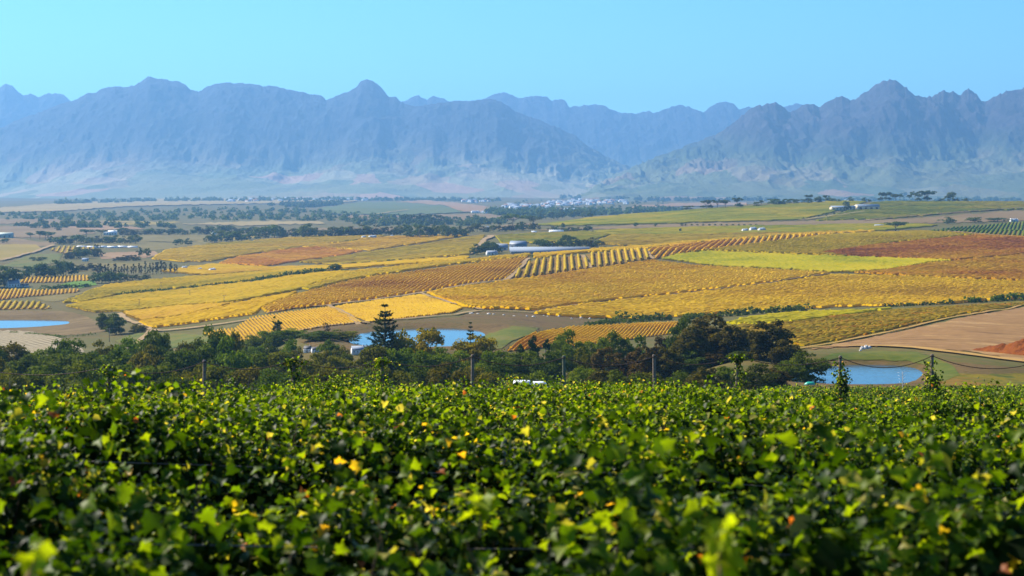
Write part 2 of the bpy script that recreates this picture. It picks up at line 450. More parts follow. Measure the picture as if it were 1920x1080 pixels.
def mountain(label, sil, Yridge, Yfoot, Yback, mat, apron=0.30, cliff=0.62, seed=1, rough=60, nu=760, nv=150, jag=5.0):
    """a range whose crest line is given; its face falls steeply, then runs out in a long foot slope"""
    sx = np.array([p[0] for p in sil], float); sy = np.array([p[1] for p in sil], float)
    x = np.linspace(sx[0], sx[-1], nu)
    y = np.interp(x, sx, sy)
    y = y - (fbm(x / 11, 0 * x, seed + 40, 4, True) - 0.62) * jag
    t = (x - CX) / F
    wr = (fbm(t * 14, 0 * t, seed + 5, 3) - 0.5)
    Yr = Yridge + wr * 900
    H = -(y - HY) / F * Yr
    k = np.exp(-np.linspace(-2.2, 2.2, 61) ** 2); k /= k.sum()
    Hs = np.convolve(np.pad(H, 30, mode='edge'), k, 'valid')
    v = np.concatenate([np.linspace(0, 1, nv), 1 + np.linspace(0, 1, 22)[1:]])
    U, Vv = np.meshgrid(np.arange(nu), v, indexing='ij')
    Yf = Yfoot + (fbm(t * 9, 0 * t, seed + 9, 3) - 0.5) * 1500
    s = np.clip(Vv, 0, 1)
    Y = np.where(Vv <= 1, Yf[:, None] + (Yr - Yf)[:, None] * s, Yr[:, None] + (Yback - Yridge) * (Vv - 1))
    # profile: foot slope up to 'cliff', then the wall
    p = np.where(s < cliff, apron * (s / cliff) ** 1.6, apron + (1 - apron) * (1 - (1 - (s - cliff) / (1 - cliff)) ** 1.35))
    base = -95.0
    Hm = Hs[:, None] * (1 - s ** 9) + H[:, None] * s ** 9
    top = np.where(Vv <= 1, Hm, H[:, None])
    Z = base + (top - base) * np.where(Vv <= 1, p, (1 - (Vv - 1)) ** 1.5)
    X = t[:, None] * Y
    # spurs and gullies running down the face
    wx = X / 700 + (fbm(X / 900, Y / 900, seed + 11, 4) - 0.5) * 1.6
    spur = fbm(wx, Y / 2600, seed + 21, 4, True) - 0.62
    fine = fbm(X / 170, Y / 380, seed + 31, 4, True) - 0.6
    cliffs = fbm(X / 60, Y / 120 + Z / 60, seed + 33, 3, True) - 0.6
    amp = np.clip((s - 0.1) / 0.5, 0.06, 1) * np.clip((1 - s) / 0.10, 0, 1) * np.where(Vv <= 1, 1, 0)
    hi = np.clip((s - 0.35) / 0.3, 0, 1)
    Z = Z + amp * rough * (2.6 * spur + (0.35 + 0.75 * hi) * fine + 0.3 * hi * cliffs * 1.8)
    # nothing of the face stands above the line of its crest as seen from the plain
    lim = (H / Yr)[:, None] * Y - 4 * (1 - s)
    Z = np.where(Vv < 1, np.minimum(Z, lim), Z)
    V3 = np.stack([X, Y, Z], -1).reshape(-1, 3)
    ny = len(v)
    i = np.arange(nu - 1)[:, None] * ny + np.arange(ny - 1)[None, :]
    Fc = np.stack([i, i + ny, i + ny + 1, i + 1], -1).reshape(-1, 4)
    o = link('mountain', np_mesh('mountain', V3, Fc, mat, smooth=True))
    tag(o, label, kind='structure')

S_FARL = [(-400, 230), (-200, 200), (-60, 178), (0, 165), (10, 158), (22, 159), (35, 172), (45, 180), (57, 174), (72, 181), (90, 174), (100, 176), (112, 174), (125, 182), (134, 190), (160, 205), (260, 240), (400, 300)]
S_LEFT = [(-420, 330), (-250, 300), (-100, 262), (0, 240), (40, 222), (80, 208), (115, 195), (134, 190), (150, 182), (165, 175), (180, 174), (195, 164), (217, 162), (240, 163), (255, 158), (267, 150), (277, 143), (290, 147), (310, 149), (335, 151), (347, 158), (358, 169), (372, 171), (385, 165), (400, 157), (425, 154), (440, 157), (455, 155), (480, 159), (510, 161), (540, 166), (560, 171), (580, 176), (600, 178), (608, 184), (611, 189),
          (625, 181), (640, 175), (655, 172), (668, 163), (675, 153), (688, 148), (700, 151), (712, 162), (722, 172), (731, 183), (742, 180), (752, 190), (765, 197), (780, 198), (800, 196), (820, 193), (843, 191), (855, 188), (880, 189), (905, 187), (922, 185), (940, 190), (960, 205), (985, 216), (1010, 224), (1040, 236), (1080, 254), (1100, 272), (1150, 300), (1250, 340), (1330, 365)]
S_FAR = [(600, 260), (700, 215), (752, 192), (768, 185), (777, 180), (785, 179), (800, 187), (806, 182), (812, 180), (830, 183), (845, 192), (870, 190), (905, 187), (925, 178), (935, 173), (945, 172), (960, 178), (972, 185), (985, 183), (1000, 180), (1025, 181), (1035, 188), (1050, 185), (1057, 186), (1067, 200), (1080, 199), (1095, 196), (1120, 196), (1135, 199), (1150, 206), (1165, 211), (1190, 213), (1205, 210), (1218, 208), (1224, 212), (1240, 206), (1265, 198), (1275, 197), (1290, 199), (1318, 210), (1330, 202), (1345, 193), (1360, 191), (1375, 195), (1386, 204), (1400, 199), (1410, 202), (1440, 206), (1480, 198), (1495, 194), (1510, 196), (1540, 206), (1600, 220), (1750, 240), (1900, 250)]
S_RIGHT = [(1090, 360), (1150, 330), (1200, 306), (1300, 268), (1350, 250), (1370, 235), (1385, 222), (1400, 208), (1420, 197), (1440, 195), (1455, 192), (1465, 196), (1480, 208), (1500, 200), (1515, 194), (1528, 197), (1537, 201), (1550, 192), (1565, 183), (1580, 180), (1592, 184), (1605, 187), (1615, 179), (1630, 168), (1645, 156), (1655, 150), (1668, 148), (1683, 153), (1700, 163), (1715, 178), (1725, 177), (1737, 183), (1755, 176), (1770, 167), (1780, 175), (1787, 171), (1792, 172), (1800, 180), (1808, 172), (1815, 165), (1825, 170), (1840, 186), (1855, 188), (1870, 178), (1895, 168), (1920, 163), (1960, 160), (2050, 190), (2200, 215), (2450, 260)]
mt_a = mountain_mat('hazy_rock', (0.026, 0.030, 0.046), (0.085, 0.085, 0.07), [(p, tuple(min(.6, k * 1.5) for k in c)) for p, c in LOWF], (90, 300), (10, 190))  # foot slopes lightened beyond their fields: low valley mist put into the colour
mt_b = mountain_mat('dark_rock', (0.045, 0.037, 0.042), (0.05, 0.068, 0.035), LOWF, (130, 260), (20, 160))
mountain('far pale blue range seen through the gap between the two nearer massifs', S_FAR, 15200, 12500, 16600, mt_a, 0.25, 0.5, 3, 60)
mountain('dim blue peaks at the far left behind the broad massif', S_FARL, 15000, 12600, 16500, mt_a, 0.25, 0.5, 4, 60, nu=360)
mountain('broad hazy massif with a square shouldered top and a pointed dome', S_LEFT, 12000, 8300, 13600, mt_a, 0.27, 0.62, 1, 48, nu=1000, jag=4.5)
mountain('dark jagged massif with reddish fields on its green foot slopes', S_RIGHT, 10000, 6600, 11800, mt_b, 0.36, 0.68, 2, 62, nu=900, jag=8.0)

# ------------------------------------------------------------------ fields, tracks, vineyard blocks on the plain
def densify(P, step=7.0, jit=0.7, seed=0):
    out = []
    r = np.random.default_rng(seed + 11)
    P = np.array(P, float)
    for a, b in zip(P, np.roll(P, -1, 0)):
        n = max(1, int(np.hypot(*(b - a)) / step))
        for k in range(n): out.append(a + (b - a) * k / n + (r.normal(0, jit, 2) * (1.3, 0.8) if k else 0))
    return np.array(out)
def world_poly(P, Ymin, step=7.0, jit=0.7, seed=0):
    return np.array([hit(x, y, Ymin) for x, y in densify(P, step, jit, seed)])
_fs = [0]
def field(P, mat, Ymin=230, lift=1, name='field', label=None, wp=None, kind='structure', step=7.0):
    """a sheet of ground cover lying on the land"""
    _fs[0] += 1
    W = world_poly(P, Ymin, step, seed=_fs[0]) if wp is None else wp
    Q = np.stack([W[:, 0] / W[:, 1] * 1000, np.log(W[:, 1]) * 1000], 1)
    lo, hi = Q.min(0), Q.max(0)
    sx, sy = max(5.0, (hi[0] - lo[0]) / 60), max(8.0, (hi[1] - lo[1]) / 40)
    gx, gy = np.meshgrid(np.arange(lo[0] + sx / 2, hi[0], sx), np.arange(lo[1] + sy / 2, hi[1], sy))
    gx, gy = gx.ravel(), gy.ravel()
    m = inside(gx, gy, Q)
    gp = np.stack([gx[m], gy[m]], 1)
    n = len(Q)
    pts = [Vector(p) for p in Q] + [Vector(p) for p in gp]
    r = geometry.delaunay_2d_cdt(pts, [(i, (i + 1) % n) for i in range(n)], [list(range(n))], 1, 1e-4)
    V2 = np.array([tuple(p) for p in r[0]]); Fc = np.array([f for f in r[2] if len(f) == 3])
    Y = np.exp(V2[:, 1] / 1000); X = V2[:, 0] / 1000 * Y
    Z = zt(X, Y) + Y * 0.00022 * lift + 0.03 * lift
    c = np.array([X.mean(), Y.mean(), Z.mean()])
    V = np.stack([X, Y, Z], 1) - c
    a, b_, d = V[Fc[:, 0]], V[Fc[:, 1]], V[Fc[:, 2]]
    nz = np.cross(b_ - a, d - a)[:, 2]
    Fc[nz < 0] = Fc[nz < 0][:, ::-1]
    o = link(name, np_mesh(name, V, Fc, mat, smooth=True), None, c)
    return tag(o, label, kind=kind)

def strip(pts, wpx, mat, Ymin=230, lift=2, name='track', label=None):
    """a track of about wpx metres width through points of the photograph"""
    W = np.array([hit(x, y, Ymin) for x, y in pts])
    s = np.concatenate([[0], np.cumsum(np.hypot(*np.diff(W, axis=0).T))])
    q = np.linspace(0, s[-1], max(8, int(s[-1] / 6)))
    W = np.stack([np.interp(q, s, W[:, 0]), np.interp(q, s, W[:, 1])], 1)
    W += np.stack([fbm(q / 25, 0 * q, 1, 2) - .5, fbm(q / 25, 0 * q, 2, 2) - .5], 1) * wpx * 0.5
    t = np.gradient(W, axis=0); t /= np.linalg.norm(t, axis=1)[:, None]
    nrm = np.stack([-t[:, 1], t[:, 0]], 1)
    hw = wpx / 2 * (0.75 + 0.5 * fbm(q / 9, 0 * q, 3, 2))[:, None]
    return field(None, mat, lift=lift, name=name, label=label, wp=np.concatenate([W + nrm * hw, (W - nrm * hw)[::-1]]))

SOIL = dict(
    row=soil('vineyard_soil', [(0.3, (0.26, 0.17, 0.03)), (0.7, (0.40, 0.26, 0.05))], 0.05, 0.8, 0.2),
    grassrow=soil('grassy_soil', [(0.3, (0.14, 0.15, 0.04)), (0.7, (0.26, 0.22, 0.08))], 0.05, 0.8, 0.2),
    track=soil('pale_track', [(0.3, (0.42, 0.30, 0.18)), (0.7, (0.58, 0.44, 0.30))], 0.1, 1.0, 0.1),
    ochre=soil('ochre_track', [(0.3, (0.50, 0.31, 0.10)), (0.7, (0.68, 0.45, 0.18))], 0.1, 1.0, 0.1),
    plough=soil('ploughed_ground', [(0.3, (0.207, 0.120, 0.057)), (0.43, (0.476, 0.291, 0.150)), (0.52, (0.311, 0.181, 0.083)), (0.62, (0.601, 0.402, 0.224)), (0.72, (0.372, 0.241, 0.125))], 0.16, 0.8, 0.9, None, (0.9, (0.16, 1.0, 1.0))),
    bank=soil('dry_bank', [(0.3, (0.158, 0.102, 0.040)), (0.5, (0.224, 0.160, 0.069)), (0.72, (0.304, 0.224, 0.116))], 0.06, 0.6, 0.5),
    rough=soil('rough_ground', [(0.28, (0.122, 0.084, 0.035)), (0.45, (0.216, 0.147, 0.063)), (0.6, (0.144, 0.119, 0.035)), (0.78, (0.317, 0.237, 0.127))], 0.05, 0.5, 0.7),
    green=soil('short_grass', [(0.3, (0.10, 0.16, 0.02)), (0.5, (0.18, 0.21, 0.03)), (0.7, (0.27, 0.21, 0.06))], 0.04, 0.5, 0.3),
    lime=soil('lush_grass', [(0.3, (0.12, 0.28, 0.02)), (0.7, (0.18, 0.36, 0.03))], 0.04, 0.5, 0.2),
    weedy=soil('weedy_grass', [(0.3, (0.10, 0.14, 0.008)), (0.42, (0.30, 0.24, 0.012)), (0.52, (0.16, 0.17, 0.008)), (0.62, (0.34, 0.19, 0.03)), (0.72, (0.22, 0.22, 0.012))], 0.06, 0.35, 0.8),
    olive=soil('olive_grass', [(0.3, (0.20, 0.18, 0.05)), (0.7, (0.30, 0.25, 0.08))], 0.03, 0.4, 0.3),
    pale=soil('pale_stubble', [(0.3, (0.38, 0.31, 0.15)), (0.7, (0.52, 0.42, 0.22))], 0.01, 0.2, 0.2),
    pink=soil('pinkish_earth', [(0.3, (0.36, 0.23, 0.15)), (0.7, (0.46, 0.32, 0.22))], 0.01, 0.2, 0.2),
    teal=soil('far_green_field', [(0.3, (0.12, 0.18, 0.06)), (0.7, (0.18, 0.22, 0.08))], 0.01, 0.2, 0.2),
    yellow=soil('far_yellow_field', [(0.3, (0.34, 0.28, 0.05)), (0.7, (0.44, 0.34, 0.07))], 0.01, 0.2, 0.2),
    brown=soil('far_brown_field', [(0.3, (0.24, 0.17, 0.09)), (0.7, (0.34, 0.25, 0.14))], 0.01, 0.2, 0.2),
    stripes=soil('striped_plot', [(0.3, (0.126, 0.109, 0.028)), (0.7, (0.196, 0.149, 0.050))], 0.05, 0.6, 0.3, (0.25, 5.0, (0.55, 0.45, 0.30), 0.6)),
)
def crop(name, a, b, c, d, sc=0.011, tr=0.45): return leafy(name, [(0.30, a), (0.43, b), (0.55, c), (0.68, d)], sc, tr, fine=0.35, rough=0.8, spec=0.1)
CROP = dict(
    gold=crop('golden_vines', (0.40, 0.24, 0.006), (0.56, 0.37, 0.007), (0.60, 0.42, 0.008), (0.64, 0.46, 0.012)),
    orange=crop('orange_vines', (0.46, 0.24, 0.006), (0.58, 0.36, 0.007), (0.60, 0.41, 0.008), (0.62, 0.44, 0.012)),
    rust=crop('rusty_vines', (0.42, 0.23, 0.010), (0.53, 0.34, 0.011), (0.56, 0.37, 0.012), (0.60, 0.42, 0.016)),
    yelgreen=crop('yellow_green_vines', (0.32, 0.27, 0.006), (0.48, 0.37, 0.007), (0.55, 0.40, 0.008), (0.60, 0.42, 0.012)),
    lime=crop('lime_vines', (0.24, 0.27, 0.003), (0.42, 0.40, 0.003), (0.50, 0.44, 0.004), (0.58, 0.45, 0.006)),
    oliv=crop('olive_vines', (0.30, 0.22, 0.015), (0.42, 0.30, 0.02), (0.38, 0.31, 0.02), (0.50, 0.37, 0.03)),
    redbrown=crop('red_brown_vines', (0.20, 0.06, 0.02), (0.34, 0.13, 0.025), (0.42, 0.21, 0.025), (0.50, 0.30, 0.03)),
    salmon=crop('salmon_vines', (0.46, 0.18, 0.03), (0.56, 0.26, 0.04), (0.60, 0.32, 0.04), (0.64, 0.38, 0.05)),
    green=crop('green_vines', (0.16, 0.19, 0.012), (0.24, 0.27, 0.015), (0.32, 0.30, 0.018), (0.42, 0.34, 0.03)),
    russet=crop('russet_vines', (0.30, 0.11, 0.012), (0.42, 0.19, 0.014), (0.46, 0.26, 0.014), (0.52, 0.34, 0.016)),
    weeds=crop('weedy_vines', (0.18, 0.17, 0.01), (0.40, 0.26, 0.01), (0.26, 0.22, 0.01), (0.46, 0.22, 0.03), 0.05),
    dkgreen=crop('dark_green_vines', (0.05, 0.11, 0.010), (0.09, 0.16, 0.012), (0.12, 0.18, 0.014), (0.18, 0.21, 0.02)),
)

def vineyard(P, cropm, d0, d1, space, label, ground_mat='row', Ymin=500, step=1.5, h=1.1, wd=1.55, group='vineyard blocks on the plain', curve=0.0, gap=0.0):
    """planted rows of vines on a plot, one bushy ridge per row"""
    _fs[0] += 1
    seed = _fs[0]
    W = world_poly(P, Ymin, seed=seed)
    field(None, SOIL[ground_mat], wp=W)
    a, b = np.array(hit(*d0, Ymin)), np.array(hit(*d1, Ymin))
    u = (b - a) / np.linalg.norm(b - a); v = np.array([-u[1], u[0]])
    A, B = W @ u, W @ v
    B0 = B.min()
    cS, cA, cB, cE = [], [], [], []
    rr = np.random.default_rng(seed)
    rid = 0
    for q in np.arange(B.min() + space / 2, B.max(), space):
        A1, B1 = np.roll(A, -1), np.roll(B, -1)
        m = (B > q) != (B1 > q)
        xs = np.sort(A[m] + (q - B[m]) * (A1[m] - A[m]) / (B1[m] - B[m]))
        for s0, s1 in zip(xs[0::2], xs[1::2]):
            if s1 - s0 < step * 1.5: continue
            n = max(3, int((s1 - s0) / step) + 1)
            s = np.linspace(s0 + 0.5, s1 - 0.5, n)
            cA.append(s); cB.append(np.full(n, q)); cS.append(np.full(n, rid))
            e = np.zeros(n, bool); e[-1] = True; cE.append(e); rid += 1
    A, B, E = np.concatenate(cA), np.concatenate(cB), np.concatenate(cE)
    n = len(A)
    X = A * u[0] + B * v[0]; Y = A * u[1] + B * v[1]
    if curve:
        off = curve * np.sin((A - A.min()) / max(np.ptp(A), 1) * math.pi)
        X = X + v[0] * off; Y = Y + v[1] * off
    vig = 0.80 + 0.34 * fbm(X / 26, Y / 26, seed, 2) + rr.normal(0, 0.08, n)
    if gap: vig *= np.where(rr.random(n) < gap, 0.35, 1)
    Z = zt(X, Y) + Y * 0.00022
    prof = [(-0.5, 0.05), (-0.55, 0.62), (0.0, 1.0), (0.55, 0.62), (0.5, 0.05)]
    V = np.zeros((n, 5, 3))
    for k, (pw, ph) in enumerate(prof):
        jx = rr.normal(0, 0.10, n); jh = rr.normal(0, 0.09, n) if ph > 0.2 else 0
        off = (pw + jx) * wd * np.clip(vig, 0.4, 1.3)
        V[:, k, 0] = X + v[0] * off + u[0] * rr.normal(0, .25, n); V[:, k, 1] = Y + v[1] * off + u[1] * rr.normal(0, .25, n)
        V[:, k, 2] = Z + h * (ph + jh) * vig
    i = np.where(~E)[0]
    Fc = np.concatenate([np.stack([i * 5 + k, i * 5 + k + 1, i * 5 + 5 + k + 1, i * 5 + 5 + k], 1) for k in range(4)])
    c = np.array([X.mean(), Y.mean(), Z.mean()])
    o = link('vineyard_block', np_mesh('vineyard_block', V.reshape(-1, 3) - c, Fc, CROP[cropm]), None, c)
    tag(o, label, 'vineyard', group, 'stuff')
    return n

# banks and bare ground round the ponds
field([(-200, 584), (60, 583), (120, 584), (150, 590), (190, 606), (200, 621), (150, 628), (60, 632), (-200, 636)], SOIL['bank'], name='pond_bank', lift=0.6)
field([(560, 622), (640, 608), (700, 603), (760, 600), (860, 596), (880, 586), (920, 583), (1010, 588), (1090, 597), (1140, 603), (1090, 612), (1000, 622), (960, 636), (950, 660), (880, 664), (700, 664), (600, 655), (560, 640)], SOIL['rough'], name='bare_ground', lift=0.6)
field([(905, 632), (960, 612), (1010, 616), (1000, 626), (960, 640), (940, 655), (905, 660)], SOIL['green'], name='grass_patch', lift=1.4)
field([(1440, 720), (1460, 690), (1530, 674), (1640, 670), (1740, 671), (1800, 680), (1960, 694), (1960, 722), (1800, 724), (1600, 735), (1450, 735)], SOIL['rough'], name='bare_ground', lift=0.5)
field([(1530, 676), (1560, 664), (1640, 659), (1720, 661), (1755, 672), (1790, 690), (1800, 704), (1770, 716), (1745, 714), (1748, 700), (1735, 686), (1700, 677), (1620, 676)], SOIL['green'], name='grass_bank', lift=1.2)
field([(1748, 724), (1775, 700), (1840, 703), (1960, 700), (1960, 726)], SOIL['weedy'], name='grass_patch', lift=1.0)

# the golden hillside, block by block
V = vineyard
V([(118, 569), (165, 548), (205, 535), (280, 527), (380, 519), (470, 512), (560, 503), (622, 500), (610, 508), (480, 525), (350, 540), (222, 553), (160, 567)], 'yelgreen', (300, 540), (450, 522), 2.6, 'yellow green vineyard strip above the long hedge left of the lone tree')
V([(122, 575), (160, 569), (222, 557), (350, 544), (480, 530), (600, 513), (655, 511), (600, 530), (565, 543), (480, 560), (425, 569), (330, 575), (230, 585), (175, 587)], 'yelgreen', (300, 565), (520, 535), 2.6, 'broad yellow vineyard block below the long hedge on the left slope')
V([(230, 588), (330, 577), (425, 571), (440, 570), (400, 580), (340, 593), (300, 599), (262, 603)], 'rust', (300, 590), (410, 573), 2.6, 'brownish vineyard wedge between two yellow blocks at the left foot of the hill')
V([(258, 606), (300, 601), (345, 595), (440, 572), (500, 561), (560, 549), (540, 560), (490, 579), (480, 590), (400, 601), (330, 611), (283, 616)], 'gold', (320, 605), (480, 570), 2.6, 'yellow orange vineyard strip at the left foot of the hill above the dirt track')
V([(568, 543), (602, 530), (655, 511), (740, 502), (820, 492), (900, 486), (1000, 476), (985, 483), (870, 494), (780, 506), (700, 518), (630, 531), (578, 545)], 'yelgreen', (640, 522), (850, 493), 2.8, 'narrow yellow green vineyard band along the left crest of the hill')
V([(500, 588), (490, 581), (540, 561), (570, 551), (640, 533), (720, 518), (800, 508), (870, 498), (940, 489), (995, 482), (975, 500), (952, 523), (870, 534), (795, 548), (700, 562), (610, 573), (540, 582)], 'rust', (805, 548), (868, 510), 2.2, 'brown orange vineyard block with rows running uphill left of the pale path', gap=0.05, step=2.2, h=1.2, wd=0.9)
V([(440, 617), (470, 597), (510, 591), (610, 578), (620, 577), (682, 607), (620, 612), (560, 622), (480, 640), (400, 640), (380, 625)], 'rust', (498, 590), (525, 612), 1.15, 'golden vineyard block with steep rows behind the two poplars', gap=0.04, step=1.3, h=0.6, wd=0.5)
V([(628, 576), (700, 566), (785, 554), (800, 557), (868, 579), (850, 587), (760, 598), (692, 606)], 'gold', (640, 578), (745, 597), 1.15, 'golden green vineyard block directly above the tall conifer', gap=0.04, step=1.3, h=0.6, wd=0.5)
V([(963, 522), (975, 508), (1000, 489), (1050, 483), (1092, 479), (1108, 503), (1040, 513)], 'yelgreen', (1034, 512), (1036, 486), 4.2, 'striped yellow green block with rows running over the crest, left of the short path', 'row', 700, 2.5, 1.7, 1.5)
V([(1098, 478), (1150, 473), (1207, 469), (1221, 485), (1165, 495), (1113, 503)], 'yelgreen', (1150, 496), (1146, 474), 4.2, 'striped yellow green block with rows running over the crest, right of the short path', 'row', 700, 2.5, 1.7, 1.5)
V([(1212, 469), (1300, 459), (1400, 449), (1480, 443), (1560, 439), (1440, 455), (1340, 468), (1231, 486)], 'orange', (1262, 480), (1300, 460), 4.2, 'dark orange striped vineyard strip climbing along the crest', 'row', 700, 2.5, 1.7, 1.5)
V([(1000, 478), (1100, 469), (1210, 462), (1330, 451), (1450, 439), (1640, 433), (1640, 435), (1450, 443), (1300, 457), (1210, 467), (1095, 475), (1000, 485)], 'gold', (1100, 471), (1250, 459), 3.0, 'thin golden vineyard edge on the very crest of the hill', Ymin=700)
V([(801, 551), (870, 540), (955, 528), (1050, 515), (1112, 506), (1225, 489), (1240, 493), (1320, 501), (1470, 509), (1560, 513), (1440, 531), (1330, 544), (1270, 551), (1160, 562), (1060, 574), (1000, 584), (960, 580), (900, 580), (870, 577)], 'orange', (1000, 560), (1200, 541), 2.6, 'large orange gold vineyard block in the middle of the hillside')
V([(1000, 589), (1060, 578), (1160, 566), (1270, 555), (1440, 535), (1560, 517), (1700, 521), (1960, 531), (1960, 556), (1800, 569), (1680, 574), (1560, 577), (1480, 582), (1350, 589), (1200, 599), (1100, 597), (1040, 593)], 'gold', (1100, 585), (1400, 560), 2.6, 'wide golden vineyard block along the lower right of the hillside')
V([(1240, 486), (1270, 478), (1330, 473), (1440, 478), (1600, 484), (1790, 490), (1740, 494), (1650, 509), (1560, 511), (1470, 506), (1340, 499)], 'lime', (1350, 488), (1600, 498), 2.6, 'bright lime green vineyard block amid the orange ones')
V([(1275, 475), (1340, 468), (1440, 455), (1560, 441), (1640, 437), (1720, 434), (1830, 441), (1740, 450), (1640, 460), (1540, 475), (1600, 482), (1440, 476), (1340, 471)], 'oliv', (1400, 466), (1600, 445), 2.8, 'olive brown vineyard block under the wide flat tree', Ymin=700)
V([(1542, 475), (1640, 461), (1740, 451), (1830, 442), (1960, 447), (1960, 474), (1830, 486), (1790, 489), (1700, 486), (1602, 483)], 'redbrown', (1600, 476), (1800, 462), 2.8, 'dark wine red vineyard block on the right crest')
V([(1600, 512), (1650, 510), (1742, 496), (1830, 488), (1960, 476), (1960, 529), (1700, 519)], 'russet', (1700, 510), (1900, 495), 2.8, 'rusty orange vineyard block below the wine red one')
V([(1742, 434), (1800, 427), (1960, 414), (1960, 446), (1860, 440), (1790, 436)], 'dkgreen', (1862, 440), (1880, 424), 3.4, 'dark green vineyard with clear rows at the right edge', Ymin=900, wd=1.6)
V([(1000, 626), (1080, 613), (1200, 608), (1272, 606), (1260, 626), (1100, 648), (990, 655), (950, 660), (975, 640)], 'orange', (1020, 640), (1090, 616), 1.15, 'small orange vineyard plot behind the mixed trees', gap=0.04, step=1.3, h=0.6, wd=0.5)
field([(1360, 610), (1400, 598), (1500, 588), (1680, 579), (1800, 572), (1960, 562), (1960, 573), (1920, 577), (1800, 594), (1680, 620), (1580, 641), (1500, 655), (1460, 640), (1380, 640)], SOIL['weedy'], name='weedy_field', lift=0.8)
V([(1370, 616), (1440, 600), (1530, 597), (1680, 582), (1800, 575), (1925, 569), (1925, 574), (1800, 591), (1690, 615), (1580, 638), (1505, 651), (1460, 640), (1400, 632)], 'weeds', (1480, 630), (1700, 597), 1.3, 'overgrown mottled vine plot between the scrub hedge and the ploughed field', 'weedy', 450, 1.6, 0.55, 0.8, gap=0.15)
V([(1362, 609), (1402, 598), (1500, 589), (1600, 585), (1680, 581), (1600, 592), (1480, 606), (1420, 612)], 'lime', (1420, 603), (1560, 590), 3.0, 'low lime green vine strip under the dark scrub hedge', 'weedy', 500, 2.5, 1.1)
field([(1512, 656), (1600, 640), (1700, 620), (1800, 597), (1925, 576), (2050, 556), (2050, 700), (1920, 678), (1820, 660), (1720, 652), (1600, 650)], SOIL['plough'], name='ploughed_field', lift=1.2)
# second hill behind the crest
V([(285, 487), (310, 470), (400, 458), (500, 450), (600, 443), (720, 443), (640, 455), (480, 475), (400, 490), (340, 492)], 'yelgreen', (340, 480), (560, 452), 3.2, 'yellow green vineyard slope on the second hill with the narrow left tip', Ymin=1200, step=4.5)
V([(410, 495), (450, 482), (560, 466), (600, 464), (680, 472), (640, 480), (560, 490), (500, 500)], 'salmon', (450, 492), (640, 474), 3.2, 'reddish vineyard wedge on the second hill', Ymin=1250, step=4.5)
V([(565, 464), (640, 456), (730, 444), (880, 441), (800, 455), (690, 471)], 'gold', (640, 464), (820, 446), 3.2, 'bright yellow vineyard on the top of the second hill', Ymin=1300, step=4.5)
V([(560, 493), (690, 474), (800, 458), (910, 441), (900, 455), (880, 479), (760, 488), (640, 497)], 'oliv', (640, 490), (860, 460), 3.2, 'dull olive vineyard on the second hill beside the straight pale track', Ymin=1320, step=4.5)
V([(300, 510), (400, 496), (500, 502), (640, 499), (760, 490), (880, 482), (870, 488), (740, 498), (620, 507), (480, 511), (380, 517)], 'gold', (400, 508), (700, 494), 3.0, 'long thin golden strip along the near foot of the second hill', Ymin=900, step=4)
V([(928, 443), (1000, 438), (1100, 435), (1142, 440), (1100, 456), (1000, 457), (940, 458)], 'green', (960, 452), (1080, 440), 3.4, 'green vineyard behind the farm sheds', Ymin=1400, step=5)
V([(1107, 458), (1150, 441), (1250, 441), (1440, 437), (1620, 434), (1500, 440), (1400, 449), (1200, 463)], 'oliv', (1200, 455), (1400, 441), 3.4, 'pale olive vineyard just behind the orange crest', Ymin=1400, step=5)
# right-hand green hill
V([(1000, 423), (1100, 410), (1200, 401), (1320, 393), (1440, 386), (1560, 378), (1625, 379), (1600, 388), (1560, 399), (1500, 413), (1380, 416), (1200, 421), (1040, 424)], 'green', (1150, 412), (1480, 392), 4.0, 'long green vineyard slope left of the cream winery', Ymin=1800, step=8, ground_mat='grassrow')
V([(1605, 392), (1640, 380), (1700, 378), (1960, 380), (1960, 391), (1800, 398), (1680, 411), (1530, 415)], 'green', (1650, 402), (1850, 385), 4.0, 'green vineyard slope right of the cream winery', Ymin=1800, step=8, ground_mat='grassrow')
field([(1000, 432), (1200, 422), (1500, 415), (1700, 411), (1960, 392), (1960, 413), (1700, 420), (1500, 423), (1200, 429)], SOIL['brown'], Ymin=1500)
V([(1100, 434), (1250, 428), (1450, 424), (1700, 420), (1760, 424), (1650, 434), (1500, 439), (1440, 438), (1280, 441), (1150, 441)], 'green', (1200, 436), (1500, 427), 4.0, 'flat green vineyard in front of the small white houses', Ymin=1500, step=8, ground_mat='grassrow')
# valley floor on the left
field([(112, 535), (140, 528), (176, 526), (182, 535), (150, 541)], SOIL['lime'], label=None, name='lawn')
V([(38, 531), (45, 520), (100, 519), (166, 519), (168, 527), (110, 530)], 'gold', (60, 530), (64, 520), 2.6, 'small striped vineyard behind the white gabled house', wd=1.1)
V([(-60, 563), (-60, 545), (60, 545), (150, 545), (140, 550), (60, 556), (0, 563)], 'gold', (40, 556), (44, 546), 2.4, 'striped golden vineyard below the white gabled house', wd=1.1)
V([(-60, 582), (-60, 568), (70, 567), (97, 580)], 'yelgreen', (20, 580), (28, 568), 3.4, 'yellow striped vineyard behind the left pond')
field([(-80, 490), (-80, 458), (68, 459), (78, 467), (40, 480), (0, 488)], SOIL['yellow'])
V([(95, 470), (110, 463), (180, 463), (176, 473), (120, 476)], 'oliv', (130, 473), (133, 464), 5.0, 'orchard rows in front of the long white tunnels', wd=2.0, step=4)
field([(0, 500), (60, 478), (118, 476), (110, 492), (60, 502)], SOIL['green'])
field([(-100, 664), (-100, 618), (50, 622), (110, 634), (150, 650), (160, 664)], SOIL['stripes'], lift=1.3, name='striped_plot')
field([(215, 640), (260, 625), (330, 626), (420, 630), (400, 650), (250, 656)], SOIL['green'], name='grass_patch')
